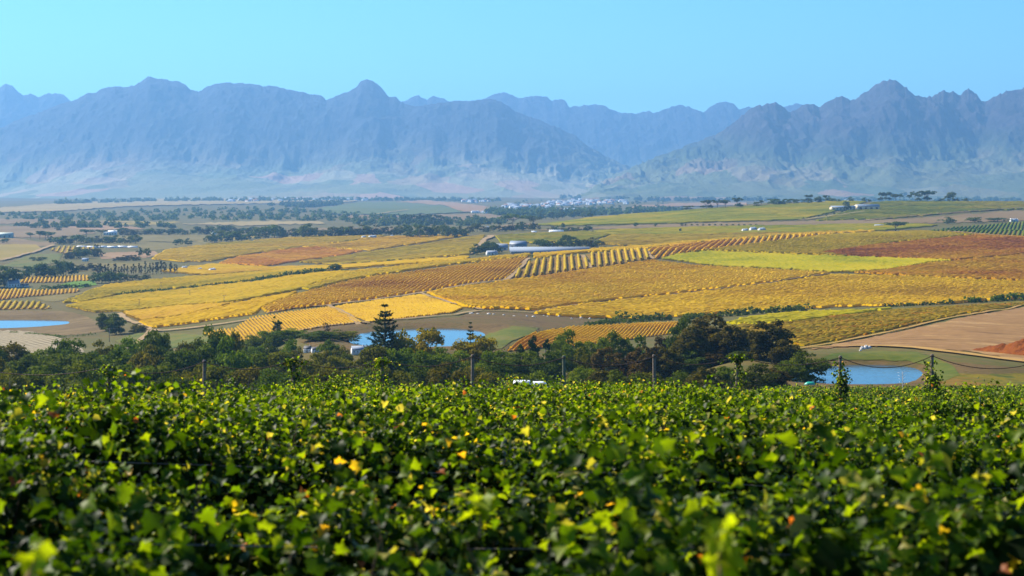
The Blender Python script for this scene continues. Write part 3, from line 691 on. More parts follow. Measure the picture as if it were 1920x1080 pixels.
field([(-100, 436), (-100, 424), (80, 425), (160, 430), (180, 438), (100, 446), (20, 446)], SOIL['brown'], Ymin=1500)
field([(60, 424), (110, 421), (240, 424), (270, 430), (160, 432)], SOIL['pink'], Ymin=2000)
field([(205, 444), (300, 440), (400, 441), (420, 448), (330, 455), (230, 452)], SOIL['olive'], Ymin=1500)
field([(340, 421), (480, 415), (600, 416), (610, 420), (470, 424)], SOIL['pale'], Ymin=2500, lift=1.5)
field([(-100, 420), (-100, 412), (120, 412), (250, 418), (120, 421)], SOIL['brown'], Ymin=2500)
field([(-100, 470), (-100, 446), (30, 447), (60, 452), (110, 455), (95, 462), (0, 459)], SOIL['brown'], Ymin=1300, lift=.6)
field([(120, 452), (200, 447), (300, 455), (420, 452), (380, 460), (290, 470), (200, 462)], SOIL['olive'], Ymin=1300, lift=.6)
field([(280, 448), (420, 443), (480, 441), (500, 446), (380, 453)], SOIL['yellow'], Ymin=1600, lift=.6)
field([(185, 475), (290, 471), (300, 478), (270, 484), (190, 486)], SOIL['pink'], Ymin=1200, lift=.6)
field([(60, 504), (180, 494), (280, 492), (300, 500), (180, 508), (70, 512)], SOIL['olive'], Ymin=1000, lift=.6)
field([(160, 548), (110, 565), (90, 566), (60, 558), (150, 548)], SOIL['olive'], Ymin=700, lift=.6)
field([(460, 434), (600, 428), (740, 428), (740, 434), (600, 437), (480, 440)], SOIL['brown'], Ymin=1900, lift=.6)
field([(60, 418), (200, 414), (340, 417), (300, 421), (160, 422)], SOIL['yellow'], Ymin=2600, lift=.6)
field([(880, 428), (1000, 418), (1030, 421), (960, 431)], SOIL['brown'], Ymin=1900, lift=.6)
# far valley floor
field([(-100, 396), (0, 391), (150, 379), (300, 374), (520, 374), (680, 377), (640, 381), (400, 384), (240, 388), (120, 396), (0, 400)], SOIL['pale'], Ymin=2600, lift=2)
field([(600, 391), (680, 380), (760, 381), (830, 386), (870, 399), (760, 404), (620, 402)], SOIL['teal'], Ymin=2600, lift=2)
field([(730, 381), (800, 377), (900, 387), (950, 396), (870, 399), (830, 386), (760, 381)], SOIL['pink'], Ymin=2600, lift=2.5)
field([(640, 404), (760, 405), (900, 402), (1000, 404), (960, 412), (760, 416), (640, 412)], SOIL['brown'], Ymin=2500, lift=1.5)
field([(1180, 392), (1290, 388), (1400, 386), (1400, 381), (1280, 382), (1190, 386)], SOIL['pink'], Ymin=2700, lift=2)
# tracks
T = strip
T([(1500, 655), (1560, 651), (1640, 650), (1720, 654), (1800, 663), (1880, 675), (1990, 692)], 3.0, SOIL['ochre'], lift=3, label='ochre dirt track between the pond and the ploughed field')
T([(1510, 653), (1600, 637), (1700, 617), (1800, 594), (1920, 573), (2000, 560)], 1.4, SOIL['ochre'], lift=3)
T([(224, 589), (236, 600), (262, 610), (283, 620), (300, 622), (400, 611), (500, 597)], 2.6, SOIL['track'], lift=3, label='pale dirt track bending round the dark pair of trees')
T([(283, 620), (268, 634), (250, 650)], 2.2, SOIL['track'], lift=3)
T([(950, 526), (962, 516), (978, 500), (990, 486)], 2.6, SOIL['track'], lift=3)
T([(1093, 480), (1098, 490), (1108, 504)], 2.6, SOIL['track'], Ymin=800, lift=3)
T([(1209, 470), (1216, 479), (1226, 487)], 2.6, SOIL['track'], Ymin=800, lift=3)
T([(500, 589), (610, 575), (700, 564), (790, 550), (870, 536), (960, 525)], 2.0, SOIL['track'], lift=3)
T([(618, 575), (650, 590), (686, 608)], 2.0, SOIL['track'], lift=3)
T([(788, 550), (800, 556), (840, 568), (900, 582)], 1.8, SOIL['track'], lift=3)
T([(560, 622), (610, 612), (680, 606), (760, 600), (850, 592), (900, 584), (1000, 588)], 2.4, SOIL['track'], lift=3)
T([(1000, 587), (1060, 576), (1160, 564), (1270, 553), (1440, 533), (1560, 515)], 2.2, SOIL['bank'], lift=3)
T([(878, 478), (892, 464), (910, 450), (924, 443)], 7.0, SOIL['track'], Ymin=1300, lift=3, label='straight pale track running away left of the farm sheds')
T([(640, 498), (760, 480), (840, 461), (900, 443)], 3.5, SOIL['bank'], Ymin=1320, lift=3)
T([(0, 490), (40, 480), (70, 472), (100, 461)], 5.0, SOIL['track'], Ymin=1300, lift=3, label='grey road slanting across the far left flats')
T([(1500, 414), (1560, 406), (1620, 398)], 5.0, SOIL['pale'], Ymin=1800, lift=3, label='avenue leading up to the cream winery')
T([(1380, 452), (1430, 446), (1470, 440), (1500, 437)], 3.5, SOIL['pale'], Ymin=1450, lift=3)
T([(1720, 434), (1780, 436), (1860, 442), (1960, 448)], 4.0, SOIL['ochre'], Ymin=1000, lift=3)
T([(1620, 415), (1720, 406), (1830, 397), (1960, 389)], 4.0, SOIL['pink'], Ymin=1800, lift=3)
T([(700, 405), (730, 400), (765, 396)], 9.0, SOIL['pale'], Ymin=2600, lift=4)

# ------------------------------------------------------------------ the near vineyard
VINE_LEAF = None
def vine_leaf_mat():
    m, n, l, b = new_mat('vine_leaf')
    at = n.new('ShaderNodeAttribute'); at.attribute_name = 'tint'
    f = noise_node(n, l, 14, 3, pos(n))
    c = mixc(n, l, 1.0, at.outputs['Color'], ramp(n, l, f, [(0.3, (0.72, 0.72, 0.7)), (0.7, (1.2, 1.2, 1.1))]), 'MULTIPLY')
    l.new(c, b.inputs['Base Color']); b.inputs['Roughness'].default_value = 0.5; b.inputs['Specular IOR Level'].default_value = 0.12
    t = n.new('ShaderNodeBsdfTranslucent'); 
    c2 = mixc(n, l, 1.0, c, (3.0, 2.8, 0.7), 'MULTIPLY'); l.new(c2, t.inputs['Color'])
    mx = n.new('ShaderNodeMixShader'); mx.inputs[0].default_value = 0.45
    l.new(b.outputs[0], mx.inputs[1]); l.new(t.outputs[0], mx.inputs[2]); l.new(mx.outputs[0], n['Material Output'].inputs['Surface'])
    return m
VINE_LEAF = vine_leaf_mat()
WOOD = solid('old_vine_wood', (0.10, 0.07, 0.045), 0.9, 0.1, 0.35, 30)
CANE = solid('vine_cane', (0.22, 0.12, 0.05), 0.8, 0.2, 0.3, 20)
WIRE = solid('trellis_wire', (0.16, 0.14, 0.12), 0.6, 0.4, 0.2, 5)

_b = [(0, 0), (.20, -.14), (.47, -.04), (.40, .20), (.54, .48), (.29, .56), (0, 1.0), (-.29, .56), (-.54, .48), (-.40, .20), (-.47, -.04), (-.20, -.14)]
LEAF_A = np.array([(0, .3, 0)] + [(x, y, .75 * x * x - .5 * (y - .3) ** 2 + .04) for x, y in _b])
FACE_A = np.array([(0, 1 + k, 1 + (k + 1) % 12) for k in range(12)])
LEAF_B = np.array([(0, 0, 0), (.46, .12, .18), (.42, .62, .16), (0, 1, -.16), (-.42, .62, .16), (-.46, .12, .18)])
FACE_B = np.array([(0, 1, 2, 3), (0, 3, 4, 5)])
LEAF_C = np.array([(-.45, .1, 0), (.45, .1, .05), (.35, .9, 0), (-.35, .9, .08)])
FACE_C = np.array([(0, 1, 2, 3)])

def orient(nrm, tip):
    """rotation matrices with local z on nrm and local y near tip"""
    z = nrm / (np.linalg.norm(nrm, axis=1)[:, None] + 1e-9)
    y = tip - (tip * z).sum(1)[:, None] * z; y /= np.linalg.norm(y, axis=1)[:, None] + 1e-9
    x = np.cross(y, z)
    return np.stack([x, y, z], 2)
def scatter(T, Fc, P, Rm, size, tint):
    n, k = len(P), len(T)
    V = np.einsum('nij,kj->nki', Rm, T) * size[:, None, None] + P[:, None, :]
    fc = (Fc[None] + (np.arange(n) * k)[:, None, None]).reshape(-1, Fc.shape[1])
    return V.reshape(-1, 3), fc, np.repeat(tint, k, 0)

def leaf_tints(n, r, dry=1.0, X=None, Y=None):
    g = r.random((n, 1))
    c = np.array([.010, .026, .001]) * (1 - g) + np.array([.028, .054, .002]) * g
    t = r.random(n)
    if X is not None: t = np.clip(t + (fbm(X / 2.2, Y / 2.2 + 5, 77, 3) - 0.5) * 0.30, 0, .985 + .015 * r.random(n))
    def put(lo, a, b):
        m = t > lo; q = r.random((m.sum(), 1)); c[m] = np.array(a) * (1 - q) + np.array(b) * q
    k = dry
    put(1 - .42 * k, (.066, .118, .003), (.145, .19, .005))
    put(1 - .05 * k, (.20, .20, .012), (.36, .30, .09))
    put(1 - .006 * k, (.42, .30, .02), (.45, .24, .02))
    put(1 - .0012 * k, (.42, .13, .03), (.25, .06, .02))
    return c

SL = 0.020                                   # the rows run across the view, turned by a degree or so
def row_line(Y0, X): return Y0 + SL * X
def row_leaves(Y0, x0, x1, per_m, size, T, Fc, r, seed, sil=1.0):
    L = x1 - x0
    n = int(L * per_m)
    X = r.uniform(x0, x1, n)
    top = 1.70 + (0.42 * (fbm(X / 1.1, 0 * X + Y0 * 3.1, seed, 3) - 0.5) + 0.34 * (fbm(X / 4.5, 0 * X + Y0, seed + 7, 2) - 0.5)) * 2 * sil
    wid = 0.26 + 0.24 * fbm(X / 0.9, 0 * X + Y0, seed + 3, 3)
    # a bushy wall: most leaves on its skin, thinner towards the stems, canes nodding over the top
    a = r.uniform(-0.15, math.pi + 0.15, n)
    keep = r.random(n) < np.clip(2.9 * fbm(X / 0.36, a * 1.1 + Y0 * 7, seed + 11, 2) - 0.80, 0.06, 1)
    keep |= (np.sin(a) > .8) & (r.random(n) < .45)
    X, top, wid, a = X[keep], top[keep], wid[keep], a[keep]; n = len(X)
    rad = np.sqrt(r.uniform(0.35, 1.08, n))
    cyl = np.cos(a); up = np.sin(a)
    hlow = 0.35
    h = hlow + (top - hlow) * np.clip(0.12 + 0.92 * np.abs(up) ** 0.75 * rad, 0, 1.1)
    d = np.sign(cyl) * np.abs(cyl) ** 0.6 * wid * rad * (0.75 + 0.55 * (h - hlow) / (top - hlow))
    sh = r.random(n) < 0.05
    h[sh] = top[sh] + r.uniform(0.0, 0.28, sh.sum()) * sil; d[sh] *= 0.5
    Yc = row_line(Y0, X) + d
    P = np.stack([X, Yc, zt(X, row_line(Y0, X)) + h], 1)
    nrm = np.stack([r.normal(0, .55, n), cyl * 0.9 + r.normal(0, .5, n), 0.35 + 0.75 * np.clip(up, 0, 1) + r.normal(0, .45, n)], 1)
    tip = np.stack([r.normal(0, .7, n), cyl * 0.6 + r.normal(0, .5, n), -0.55 + r.normal(0, .5, n)], 1)
    tint = leaf_tints(n, r, 1.0 if Y0 < 22 else (1.35 if Y0 < 60 else 1.5), X, Yc)
    A = scatter(T, Fc, P, orient(nrm, tip), size * r.uniform(0.6, 1.35, n), tint)
    # large dark leaves added inside the row to block the sun through it
    m = int(L * (420 if Y0 < 25 else 200))
    X = r.uniform(x0, x1, m)
    top = 1.70 + (0.42 * (fbm(X / 1.1, 0 * X + Y0 * 3.1, seed, 3) - 0.5) + 0.34 * (fbm(X / 4.5, 0 * X + Y0, seed + 7, 2) - 0.5)) * 2 * sil
    h = hlow + (top - .17 - hlow) * r.random(m) ** .8
    Yc = row_line(Y0, X) + r.normal(0, .07, m)
    P = np.stack([X, Yc, zt(X, row_line(Y0, X)) + h], 1)
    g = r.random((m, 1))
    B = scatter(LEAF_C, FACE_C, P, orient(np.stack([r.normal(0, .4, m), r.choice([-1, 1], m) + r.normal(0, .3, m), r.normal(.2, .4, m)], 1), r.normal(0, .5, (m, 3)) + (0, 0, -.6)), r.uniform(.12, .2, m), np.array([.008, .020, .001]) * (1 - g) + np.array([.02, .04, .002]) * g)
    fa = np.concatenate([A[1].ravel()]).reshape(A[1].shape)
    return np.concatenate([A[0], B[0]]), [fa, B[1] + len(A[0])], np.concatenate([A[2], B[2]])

def near_rows():
    r = np.random.default_rng(21)
    SEQ = [5.8, 8.8, 12.2, 17.3, 20.5, 24.6]
    Y0 = SEQ[0]
    k = 0
    stem = None
    while Y0 < 205:
        hw = Y0 * 0.285 + 4.2
        x0, x1 = -hw, hw
        lod = 0 if Y0 < 24 else (1 if Y0 < 62 else 2)
        if Y0 > 62: x0 = max(x0, -24)
        if Y0 > 105: x0 = max(x0, 2 + (Y0 - 105) * 0.14)
        T, Fc = ((LEAF_A, FACE_A) if Y0 < 13 else (LEAF_B, FACE_B), (LEAF_B, FACE_B), (LEAF_C, FACE_C))[lod]
        per = (1500 if Y0 < 10 else (1950 if Y0 < 14 else 2300), 1500, 430 if Y0 < 110 else 230)[lod]
        size = (0.080 if Y0 < 10 else (0.068 if Y0 < 14 else 0.060), 0.057, 0.080 if Y0 < 110 else 0.12)[lod]
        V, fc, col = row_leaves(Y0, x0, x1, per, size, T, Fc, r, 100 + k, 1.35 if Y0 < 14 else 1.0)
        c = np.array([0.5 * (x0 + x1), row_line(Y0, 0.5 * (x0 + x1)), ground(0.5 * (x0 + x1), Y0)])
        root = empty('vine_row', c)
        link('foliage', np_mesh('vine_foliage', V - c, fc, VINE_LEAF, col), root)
        rows.append((root, Y0, x0, x1))
        if lod == 0 or Y0 < 36:
            for xx in np.arange(x0 + 0.7, x1, 1.5):
                if stem is None:
                    mb = MB(); mb.tube([(0, 0, -.05), (.03, .02, .3), (-.02, 0, .6), (.05, 0, .85)], [.045, .035, .032, .03], 6)
                    mb.tube([(.05, 0, .85), (.4, 0.02, .92), (.72, 0, .93)], [.028, .02, .014], 5); mb.tube([(.05, 0, .85), (-.3, 0.02, .92), (-.72, 0, .93)], [.028, .02, .014], 5)
                    for q in range(7): mb.tube([(-.65 + .2 * q, 0, .92), (-.65 + .2 * q + random.uniform(-.1, .1), random.uniform(-.15, .15), 1.4), (-.65 + .2 * q + random.uniform(-.2, .2), random.uniform(-.25, .25), 1.78)], [.008, .006, .003], 4, False)
                    stem = mb.mesh('stem', WOOD)
                o = link('stem', stem, root, (xx - c[0], row_line(Y0, xx) - c[1], ground(xx, row_line(Y0, xx)) - c[2]))
                o.scale.z = 0.95 + 0.12 * r.random()
            wb = MB()
            for hh in (1.18, 1.52):
                xs = np.linspace(x0, x1, 12)
                wb.tube([(x - c[0], row_line(Y0, x) - c[1] - 0.27, ground(x, row_line(Y0, x)) + hh - c[2]) for x in xs], 0.005, 4)
            wb.build('wire', WIRE, root)
        # a few long shoots standing out of the row
        ns = 3 if lod == 0 else 0
        for q in range(ns):
            xx = r.uniform(-1, 1) * Y0 * .28; zz = ground(xx, row_line(Y0, xx))
            shoot(root, c, xx, row_line(Y0, xx) - .1, zz + 1.45, r.uniform(.45, .75), r)
        Y0 = SEQ[k + 1] if k + 1 < len(SEQ) else Y0 + (2.8 if Y0 < 95 else 3.0)
        k += 1
rows = []
def shoot(root, c, x, y, z, L, r, lean=None, leafsize=0.10, nl=9, fresh=False):
    lean = r.uniform(-.5, .5) if lean is None else lean
    t = np.linspace(0, 1, 7)
    P = np.stack([x + lean * L * t ** 1.3, y + 0.1 * np.sin(3 * t), z + L * t * (1 - .12 * t)], 1) - c
    mb = MB(); mb.tube(P, np.linspace(.006, .0025, 7), 5)
    o = mb.build('shoot', CANE, root)
    k = nl
    tt = r.uniform(.25, 1, k)
    C = np.stack([np.interp(tt, t, P[:, i]) for i in range(3)], 1)
    tint = leaf_tints(k, r, 1.6)
    if fresh: tint = np.array([.20, .25, .006]) * r.uniform(.75, 1.15, (k, 1))
    V, fc, col = scatter(LEAF_A, FACE_A, C, orient(r.normal(0, .6, (k, 3)) + (0, -.3, .5), r.normal(0, .7, (k, 3)) + (0, 0, -.3)), leafsize * r.uniform(.5, 1.1, k) * (1.25 - .5 * tt), tint)
    link('shoot_leaves', np_mesh('shoot_leaves', V, fc, VINE_LEAF, col), o)
near_rows()
# the leafy shoot close to the camera and the long bare cane right of the middle
_r = np.random.default_rng(5)
def shoot_at(px, py, Y, L, lean, nl, size):
    root, Y0, a, b = min(rows, key=lambda q: abs(q[1] - Y))
    c = np.array(root.location)
    x = (px - CX) / F * Y0; y = row_line(Y0, x) - .1
    shoot(root, c, x, y, -(py - HY) / F * Y0, L, _r, lean, size, nl, True)
shoot_at(1345, 1075, 5.9, 0.20, 0.1, 11, 0.10)
shoot_at(1425, 855, 17, 0.45, 0.55, 5, 0.08)
shoot_at(900, 1000, 8.6, 0.22, 0.0, 10, 0.12)
shoot_at(60, 1090, 5.9, 0.16, 0.3, 7, 0.08)
NROW = len(rows)
ORD = ['nearest', 'second', 'third', 'fourth', 'fifth', 'sixth', 'seventh', 'eighth', 'ninth', 'tenth']
def ordinal(k):
    w_ = ['first', 'second', 'third', 'fourth', 'fifth', 'sixth', 'seventh', 'eighth', 'ninth', 'tenth', 'eleventh', 'twelfth', 'thirteenth', 'fourteenth', 'fifteenth', 'sixteenth', 'seventeenth', 'eighteenth', 'nineteenth']
    if k <= 19: return w_[k - 1]
    t_ = {2: ('twenty', 'twentieth'), 3: ('thirty', 'thirtieth'), 4: ('forty', 'fortieth'), 5: ('fifty', 'fiftieth'), 6: ('sixty', 'sixtieth'), 7: ('seventy', 'seventieth'), 8: ('eighty', 'eightieth')}[k // 10]
    return t_[1] if k % 10 == 0 else t_[0] + '-' + w_[k % 10 - 1]
for k, (root, Y0, a, b) in enumerate(rows):
    if k == 0: lab = 'blurred vine row closest to the camera, large yellow green leaves along the bottom edge'
    elif Y0 > 105: lab = 'short green vine row by the pond, %s row up the slope from the bottom edge' % ordinal(k + 1)
    else: lab = 'leafy green and yellow vine row across the slope, %s row up from the bottom edge' % ordinal(k + 1)
    tag(root, lab, 'vine row', 'vine rows of the near vineyard')

# ------------------------------------------------------------------ posts, chain and creepers
POSTW = solid('weathered_post', (0.20, 0.15, 0.11), 0.85, 0.15, 0.4, 12)
POSTG = solid('green_grey_post', (0.13, 0.14, 0.09), 0.85, 0.15, 0.3, 12)
CHAIN = solid('rusty_chain', (0.09, 0.055, 0.035), 0.8, 0.3, 0.3, 20)
PX = [(205, 684, 1), (383, 675, 0), (550, 670, 1), (717, 670, 1), (886, 665, 0), (1059, 667, 0), (1228, 665, 0), (1383, 664, 1), (1575, 667, 1), (1748, 664, 1)]
PY = 92.0
tops = []
for k, (px, py, cr) in enumerate(PX):
    Y = PY + (px - CX) * 0.004
    x = (px - CX) / F * Y; ztop = -(py - HY) / F * Y; zb = ground(x, Y)
    root = empty('wooden_post', (x, Y, zb))
    H = ztop - zb
    mb = MB()
    lean = random.uniform(-.05, .05)
    mb.tube([(0, 0, -.4), (lean * .3, 0, H * .4), (lean, 0, H - .02), (lean, 0, H)], [.088, .084, .078, .07], 10)
    mb.build('pole', POSTG if k in (5,) else POSTW, root)
    cb = MB(); cb.tube([(lean, 0, H - .12), (lean, 0, H - .06)], .095, 10); cb.box((lean, -.09, H - .09), (.06, .05, .06))
    cb.build('chain_bracket', CHAIN, root)
    tops.append(np.array([x + lean, Y, ztop - .08]))
    names = ['creeper covered wooden post in front of the belt of trees, leftmost of ten',
             'bare wooden post left of the white cottages, second of ten',
             'thin wooden post with a leafy top below the white cottages, third of ten',
             'leafy wooden post just left below the tall conifer, fourth of ten',
             'bare brown wooden post in front of the right yellow green tree, fifth of ten',
             'straight greenish wooden post beside the white pickup, sixth of ten',
             'bare wooden post in front of the dark tree group, seventh of ten',
             'leafy wooden post below the tallest dark gum tree, eighth of ten',
             'dark post with creeper at its foot before the pond, ninth of ten',
             'creeper wrapped post at the right end of the pond, last of ten']
    tag(root, names[k], 'post', 'chain posts across the vineyard')
# chain spans
ends = [np.array([(-60 - CX) / F * PY, PY, -(686 - HY) / F * PY])] + tops + [np.array([(1930 + 30 - CX) / F * 96, 96, -(674 - HY) / F * 96])]
for k in range(len(ends) - 1):
    a, b = ends[k], ends[k + 1]
    t = np.linspace(0, 1, 22)
    P = a[None] * (1 - t[:, None]) + b[None] * t[:, None]
    P[:, 2] -= 4 * t * (1 - t) * (0.42 if k < 9 else 0.55)
    c = P[11].copy()
    mb = MB()
    for i in range(21):
        u_ = (P[i + 1] - P[i]) / 4
        for q in range(4):
            m_ = P[i] + u_ * (q + .5)
            mb.tube([m_ - u_ * .62 - c, m_ - c, m_ + u_ * .62 - c], [.016, .03, .016] if q % 2 else [.012, .024, .012], 5)
    o = mb.build('hanging_chain', CHAIN, None, c)
    labs = ['rusty chain sagging in from the left edge to the leftmost creeper post'] + \
           ['rusty chain sagging between the %s and %s chain posts' % (ordinal(i), ordinal(i + 1)) for i in range(1, 9)] + \
           ['rusty chain sagging over the pond between the last two posts', 'rusty chain sagging from the last post to the right edge']
    tag(o, labs[k], 'chain', 'chains between the posts')
# creepers climbing on six of the posts
for k, (px, py, cr) in enumerate(PX):
    if not cr: continue
    a = tops[k]; zb = ground(a[0], a[1])
    H = a[2] - zb; r = np.random.default_rng(300 + k)
    big = k in (8, 9)
    n = 900 if big else 480
    h = r.uniform(.45, 1.02, n) if not big else r.uniform(.30, .95, n)
    if big: h = np.where(r.random(n) < .6, r.uniform(.42, .78, n), h)
    ph = r.uniform(0, 6.28, n)
    rad = (.10 + .22 * r.random(n) ** 2) * (1.25 if big else 1.0) * (0.7 + 0.9 * fbm(h * 9, 0 * h + k, 9, 3))
    if not big:                                      # leafy knot at the top, trailing a little along the chain
        m = r.random(n) < .22; h[m] = r.uniform(.93, 1.01, m.sum()); rad[m] = r.uniform(.05, .30, m.sum())
    P = np.stack([rad * np.cos(ph) + .1 * np.sin(h * 9 + k), rad * np.sin(ph), h * H], 1)
    if not big:
        m = r.random(n) < .12; tt = r.uniform(-.9, .9, m.sum())
        P[m] = np.stack([tt, 0 * tt, H - .05 - .25 * np.abs(tt) + r.normal(0, .06, m.sum())], 1)
    tint = leaf_tints(n, r, 1.0 if k != 3 else 2.2)
    V, fc, col = scatter(LEAF_B, FACE_B, P, orient(r.normal(0, .7, (n, 3)) + (0, -.2, .5), r.normal(0, .6, (n, 3)) + (0, 0, -.5)), .105 * r.uniform(.6, 1.4, n), tint)
    root = empty('climbing_vine', (a[0], a[1], zb))
    link('foliage', np_mesh('climbing_foliage', V, fc, VINE_LEAF, col), root)
    mb = MB(); z_ = np.linspace(0, H * .95, 24)
    mb.tube(np.stack([.10 * np.cos(z_ * 4), .10 * np.sin(z_ * 4), z_], 1), .014, 5); mb.build('stem', CANE, root)
    labs = {0: 'leafy creeper climbing the leftmost chain post', 2: 'yellowing creeper hanging on the third chain post below the cottages', 3: 'reddish creeper on the fourth chain post below the tall conifer',
            7: 'thin creeper on the chain post below the tallest dark gum tree', 8: 'green creeper round the foot of the post left of the pond', 9: 'dense green creeper wrapping the post at the right end of the pond'}
    tag(root, labs[k], 'creeper', 'creepers on the chain posts')
# short trellis posts between the rows
for px, py, Y, dia, lab in ((945, 812, 19.6, .10, 'dark stubby trellis post in shade in the middle of the near rows'),
                            (1695, 786, 41.5, .11, 'grey green trellis post standing out of the leaves below the pond post'),
                            (1481, 733, 70, .10, 'slim trellis post at the top of the rows under the dark gum trees'),
                            (1661, 742, 78, .10, 'small trellis post below the middle of the pond'),
                            (1833, 743, 78, .10, 'small trellis post right of the last creeper covered post')):
    x = (px - CX) / F * Y; zb = ground(x, Y); H = -(py - HY) / F * Y - zb
    mb = MB(); mb.tube([(0, 0, -.3), (.01, 0, H * .5), (.02, 0, H - .01), (.02, 0, H)], [dia * .55, dia * .52, dia * .5, dia * .42], 10)
    root = empty('trellis_post', (x, Y - .36, zb)); mb.build('pole', POSTG, root)
    sb = MB(); sb.tube([(.02, -dia * .52, H - .35), (.02, -dia * .6, H - .33)], .012, 6); sb.build('staple', WIRE, root)
    tag(root, lab, 'trellis post', 'short trellis posts')

# ------------------------------------------------------------------ trees
BARK = solid('grey_bark', (0.16, 0.13, 0.10), 0.9, 0.1, 0.4, 2)
PALEBARK = solid('pale_gum_bark', (0.34, 0.30, 0.24), 0.9, 0.1, 0.4, 1.2)
def tree_leaf(name, a, b, c, tr=0.3, ov=0.25): return leafy(name, [(0.3, a), (0.5, b), (0.72, c)], 0.45, tr + .1, ov, None, 0.7, 0.04)
TL = dict(
    dark=tree_leaf('dark_green_leaf', (0.0386, 0.0595, 0.001), (0.0737, 0.1025, 0.0015), (0.1318, 0.157, 0.0021)),
    mid=tree_leaf('mid_green_leaf', (0.0616, 0.0945, 0.0011), (0.107, 0.1496, 0.0015), (0.1783, 0.2116, 0.0025)),
    olive=tree_leaf('olive_leaf', (0.0797, 0.0797, 0.0012), (0.1348, 0.1279, 0.0018), (0.2145, 0.1846, 0.0028)),
    gum=tree_leaf('gum_leaf', (0.0456, 0.0376, 0.0017), (0.0842, 0.0636, 0.0025), (0.1492, 0.1014, 0.0046), 0.2),
    brown=tree_leaf('brownish_leaf', (0.0651, 0.0484, 0.004), (0.1084, 0.0739, 0.0058), (0.1734, 0.1084, 0.0078), 0.2),
    lime=tree_leaf('yellow_green_leaf', (0.1379, 0.1288, 0.0016), (0.2633, 0.2146, 0.0025), (0.4138, 0.2897, 0.0043), 0.35, 0.1),
    conifer=tree_leaf('conifer_needle', (0.0234, 0.0414, 0.0022), (0.0431, 0.065, 0.003), (0.0782, 0.0948, 0.004), 0.15),
    far=tree_leaf('far_tree_leaf', (0.0497, 0.0746, 0.0083), (0.083, 0.1104, 0.0108), (0.1327, 0.1492, 0.0149), 0.2, 0.3),
    farolive=tree_leaf('far_olive_leaf', (0.0412, 0.0444, 0.0064), (0.0659, 0.0629, 0.0089), (0.0988, 0.0814, 0.0124), 0.2, 0.3),
)
LEAFQ = np.array([(-.5, 0, 0), (.5, .1, .08), (.42, 1.0, 0), (-.38, .9, .12)])
def crown_cloud(r, shape, n, leaf, lobes, lobe_r):
    """leaf clusters over many small lobes filling a crown envelope; unit height (0..1), unit width (-.5...5)"""
    C = []
    while len(C) < lobes:
        p = r.uniform((-.5, -.5, 0), (.5, .5, 1))
        w_ = shape(p[2])
        if w_ > 0 and np.hypot(p[0], p[1]) < w_ * 0.5: C.append(p)
    C = np.array(C)
    # keep lobes near the skin
    rad = np.hypot(C[:, 0], C[:, 1]); C[:, :2] *= (1 + 0.25 * (rad < 0.18))[:, None]
    R_ = lobe_r * r.uniform(0.6, 1.35, lobes)
    k = r.choice(lobes, n, p=R_ ** 2 / (R_ ** 2).sum())
    d = r.normal(0, 1, (n, 3)); d /= np.linalg.norm(d, axis=1)[:, None]
    d[:, 2] = np.where(d[:, 2] < -0.35, -d[:, 2] * .5, d[:, 2])
    P = C[k] + d * (R_[k] * r.uniform(0.55, 1.08, n) ** 0.6)[:, None] * np.array([1, 1, .85])
    nrm = d + r.normal(0, .45, (n, 3))
    tip = r.normal(0, 1, (n, 3)) + (0, 0, -.4)
    return P, nrm, tip, leaf * r.uniform(.55, 1.4, n), C
SH = dict(
    ragged=lambda z: (0.80 + 0.20 * math.sin(z * 13 + .6)) * math.sqrt(max(0, 1 - ((z - .42) / .6) ** 2)),
    round=lambda z: 1.0 * math.sqrt(max(0, 1 - ((z - .45) / .55) ** 2)),
    bush=lambda z: 1.0 * math.sqrt(max(0, 1 - (z * .98) ** 2.4)),
    tall=lambda z: 0.95 * (max(0, min(z / .25, 1)) ** .5) * math.sqrt(max(0, 1 - max(0, (z - .35) / .65) ** 2)),
    gum=lambda z: (0.55 + 0.45 * math.sin(z * 9)) * 1.0 if z > .18 else 0.0,
    cone=lambda z: max(0.06, (1 - z) * .95),
    poplar=lambda z: 0.9 * math.sqrt(max(0, 1 - ((z - .5) / .5) ** 2)),
    umbrella=lambda z: 1.0 if z > .55 and z < 1 else 0,
)
PROTO = {}
def proto(kind, shape, leafmat, n, leaf, lobes, lobe_r, seed, Hm, Wm, trunk0, barkm=BARK, limbs=6, trunk_r=0.02):
    """a tree Hm tall and Wm wide: crown mesh and trunk mesh"""
    r = np.random.default_rng(seed)
    P, nrm, tip, sz, C = crown_cloud(r, SH[shape], n, leaf, lobes, lobe_r)
    S = np.array([Wm, Wm, Hm * (1 - trunk0)])
    P = P * S + (0, 0, Hm * trunk0); Cw = C * S + (0, 0, Hm * trunk0)
    V, fc, _ = scatter(LEAFQ, FACE_C, P, orient(nrm, tip), sz * Hm, np.zeros((n, 3)))
    crown = np_mesh(kind + '_crown', V, fc, TL[leafmat])
    mb = MB()
    rt = Hm * trunk_r
    mb.tube([(0, 0, -.3), (.02 * Wm, 0, Hm * .25), (-.02 * Wm, .02 * Wm, Hm * .55), (0, 0, Hm * .85)], [rt * 1.25, rt, rt * .7, rt * .2], 7)
    for i in r.choice(len(Cw), min(limbs, len(Cw)), replace=False):
        e = Cw[i]; z0 = Hm * (trunk0 * .8 + .1) + r.uniform(0, .15) * Hm
        mb.tube([(0, 0, z0), e * (.45, .45, 0) + (0, 0, (z0 + e[2]) * .5 + .04 * Hm), e], [rt * .55, rt * .35, rt * .12], 5)
    PROTO.setdefault(kind, []).append((crown, mb.mesh(kind + '_trunk', barkm), Hm, Wm))
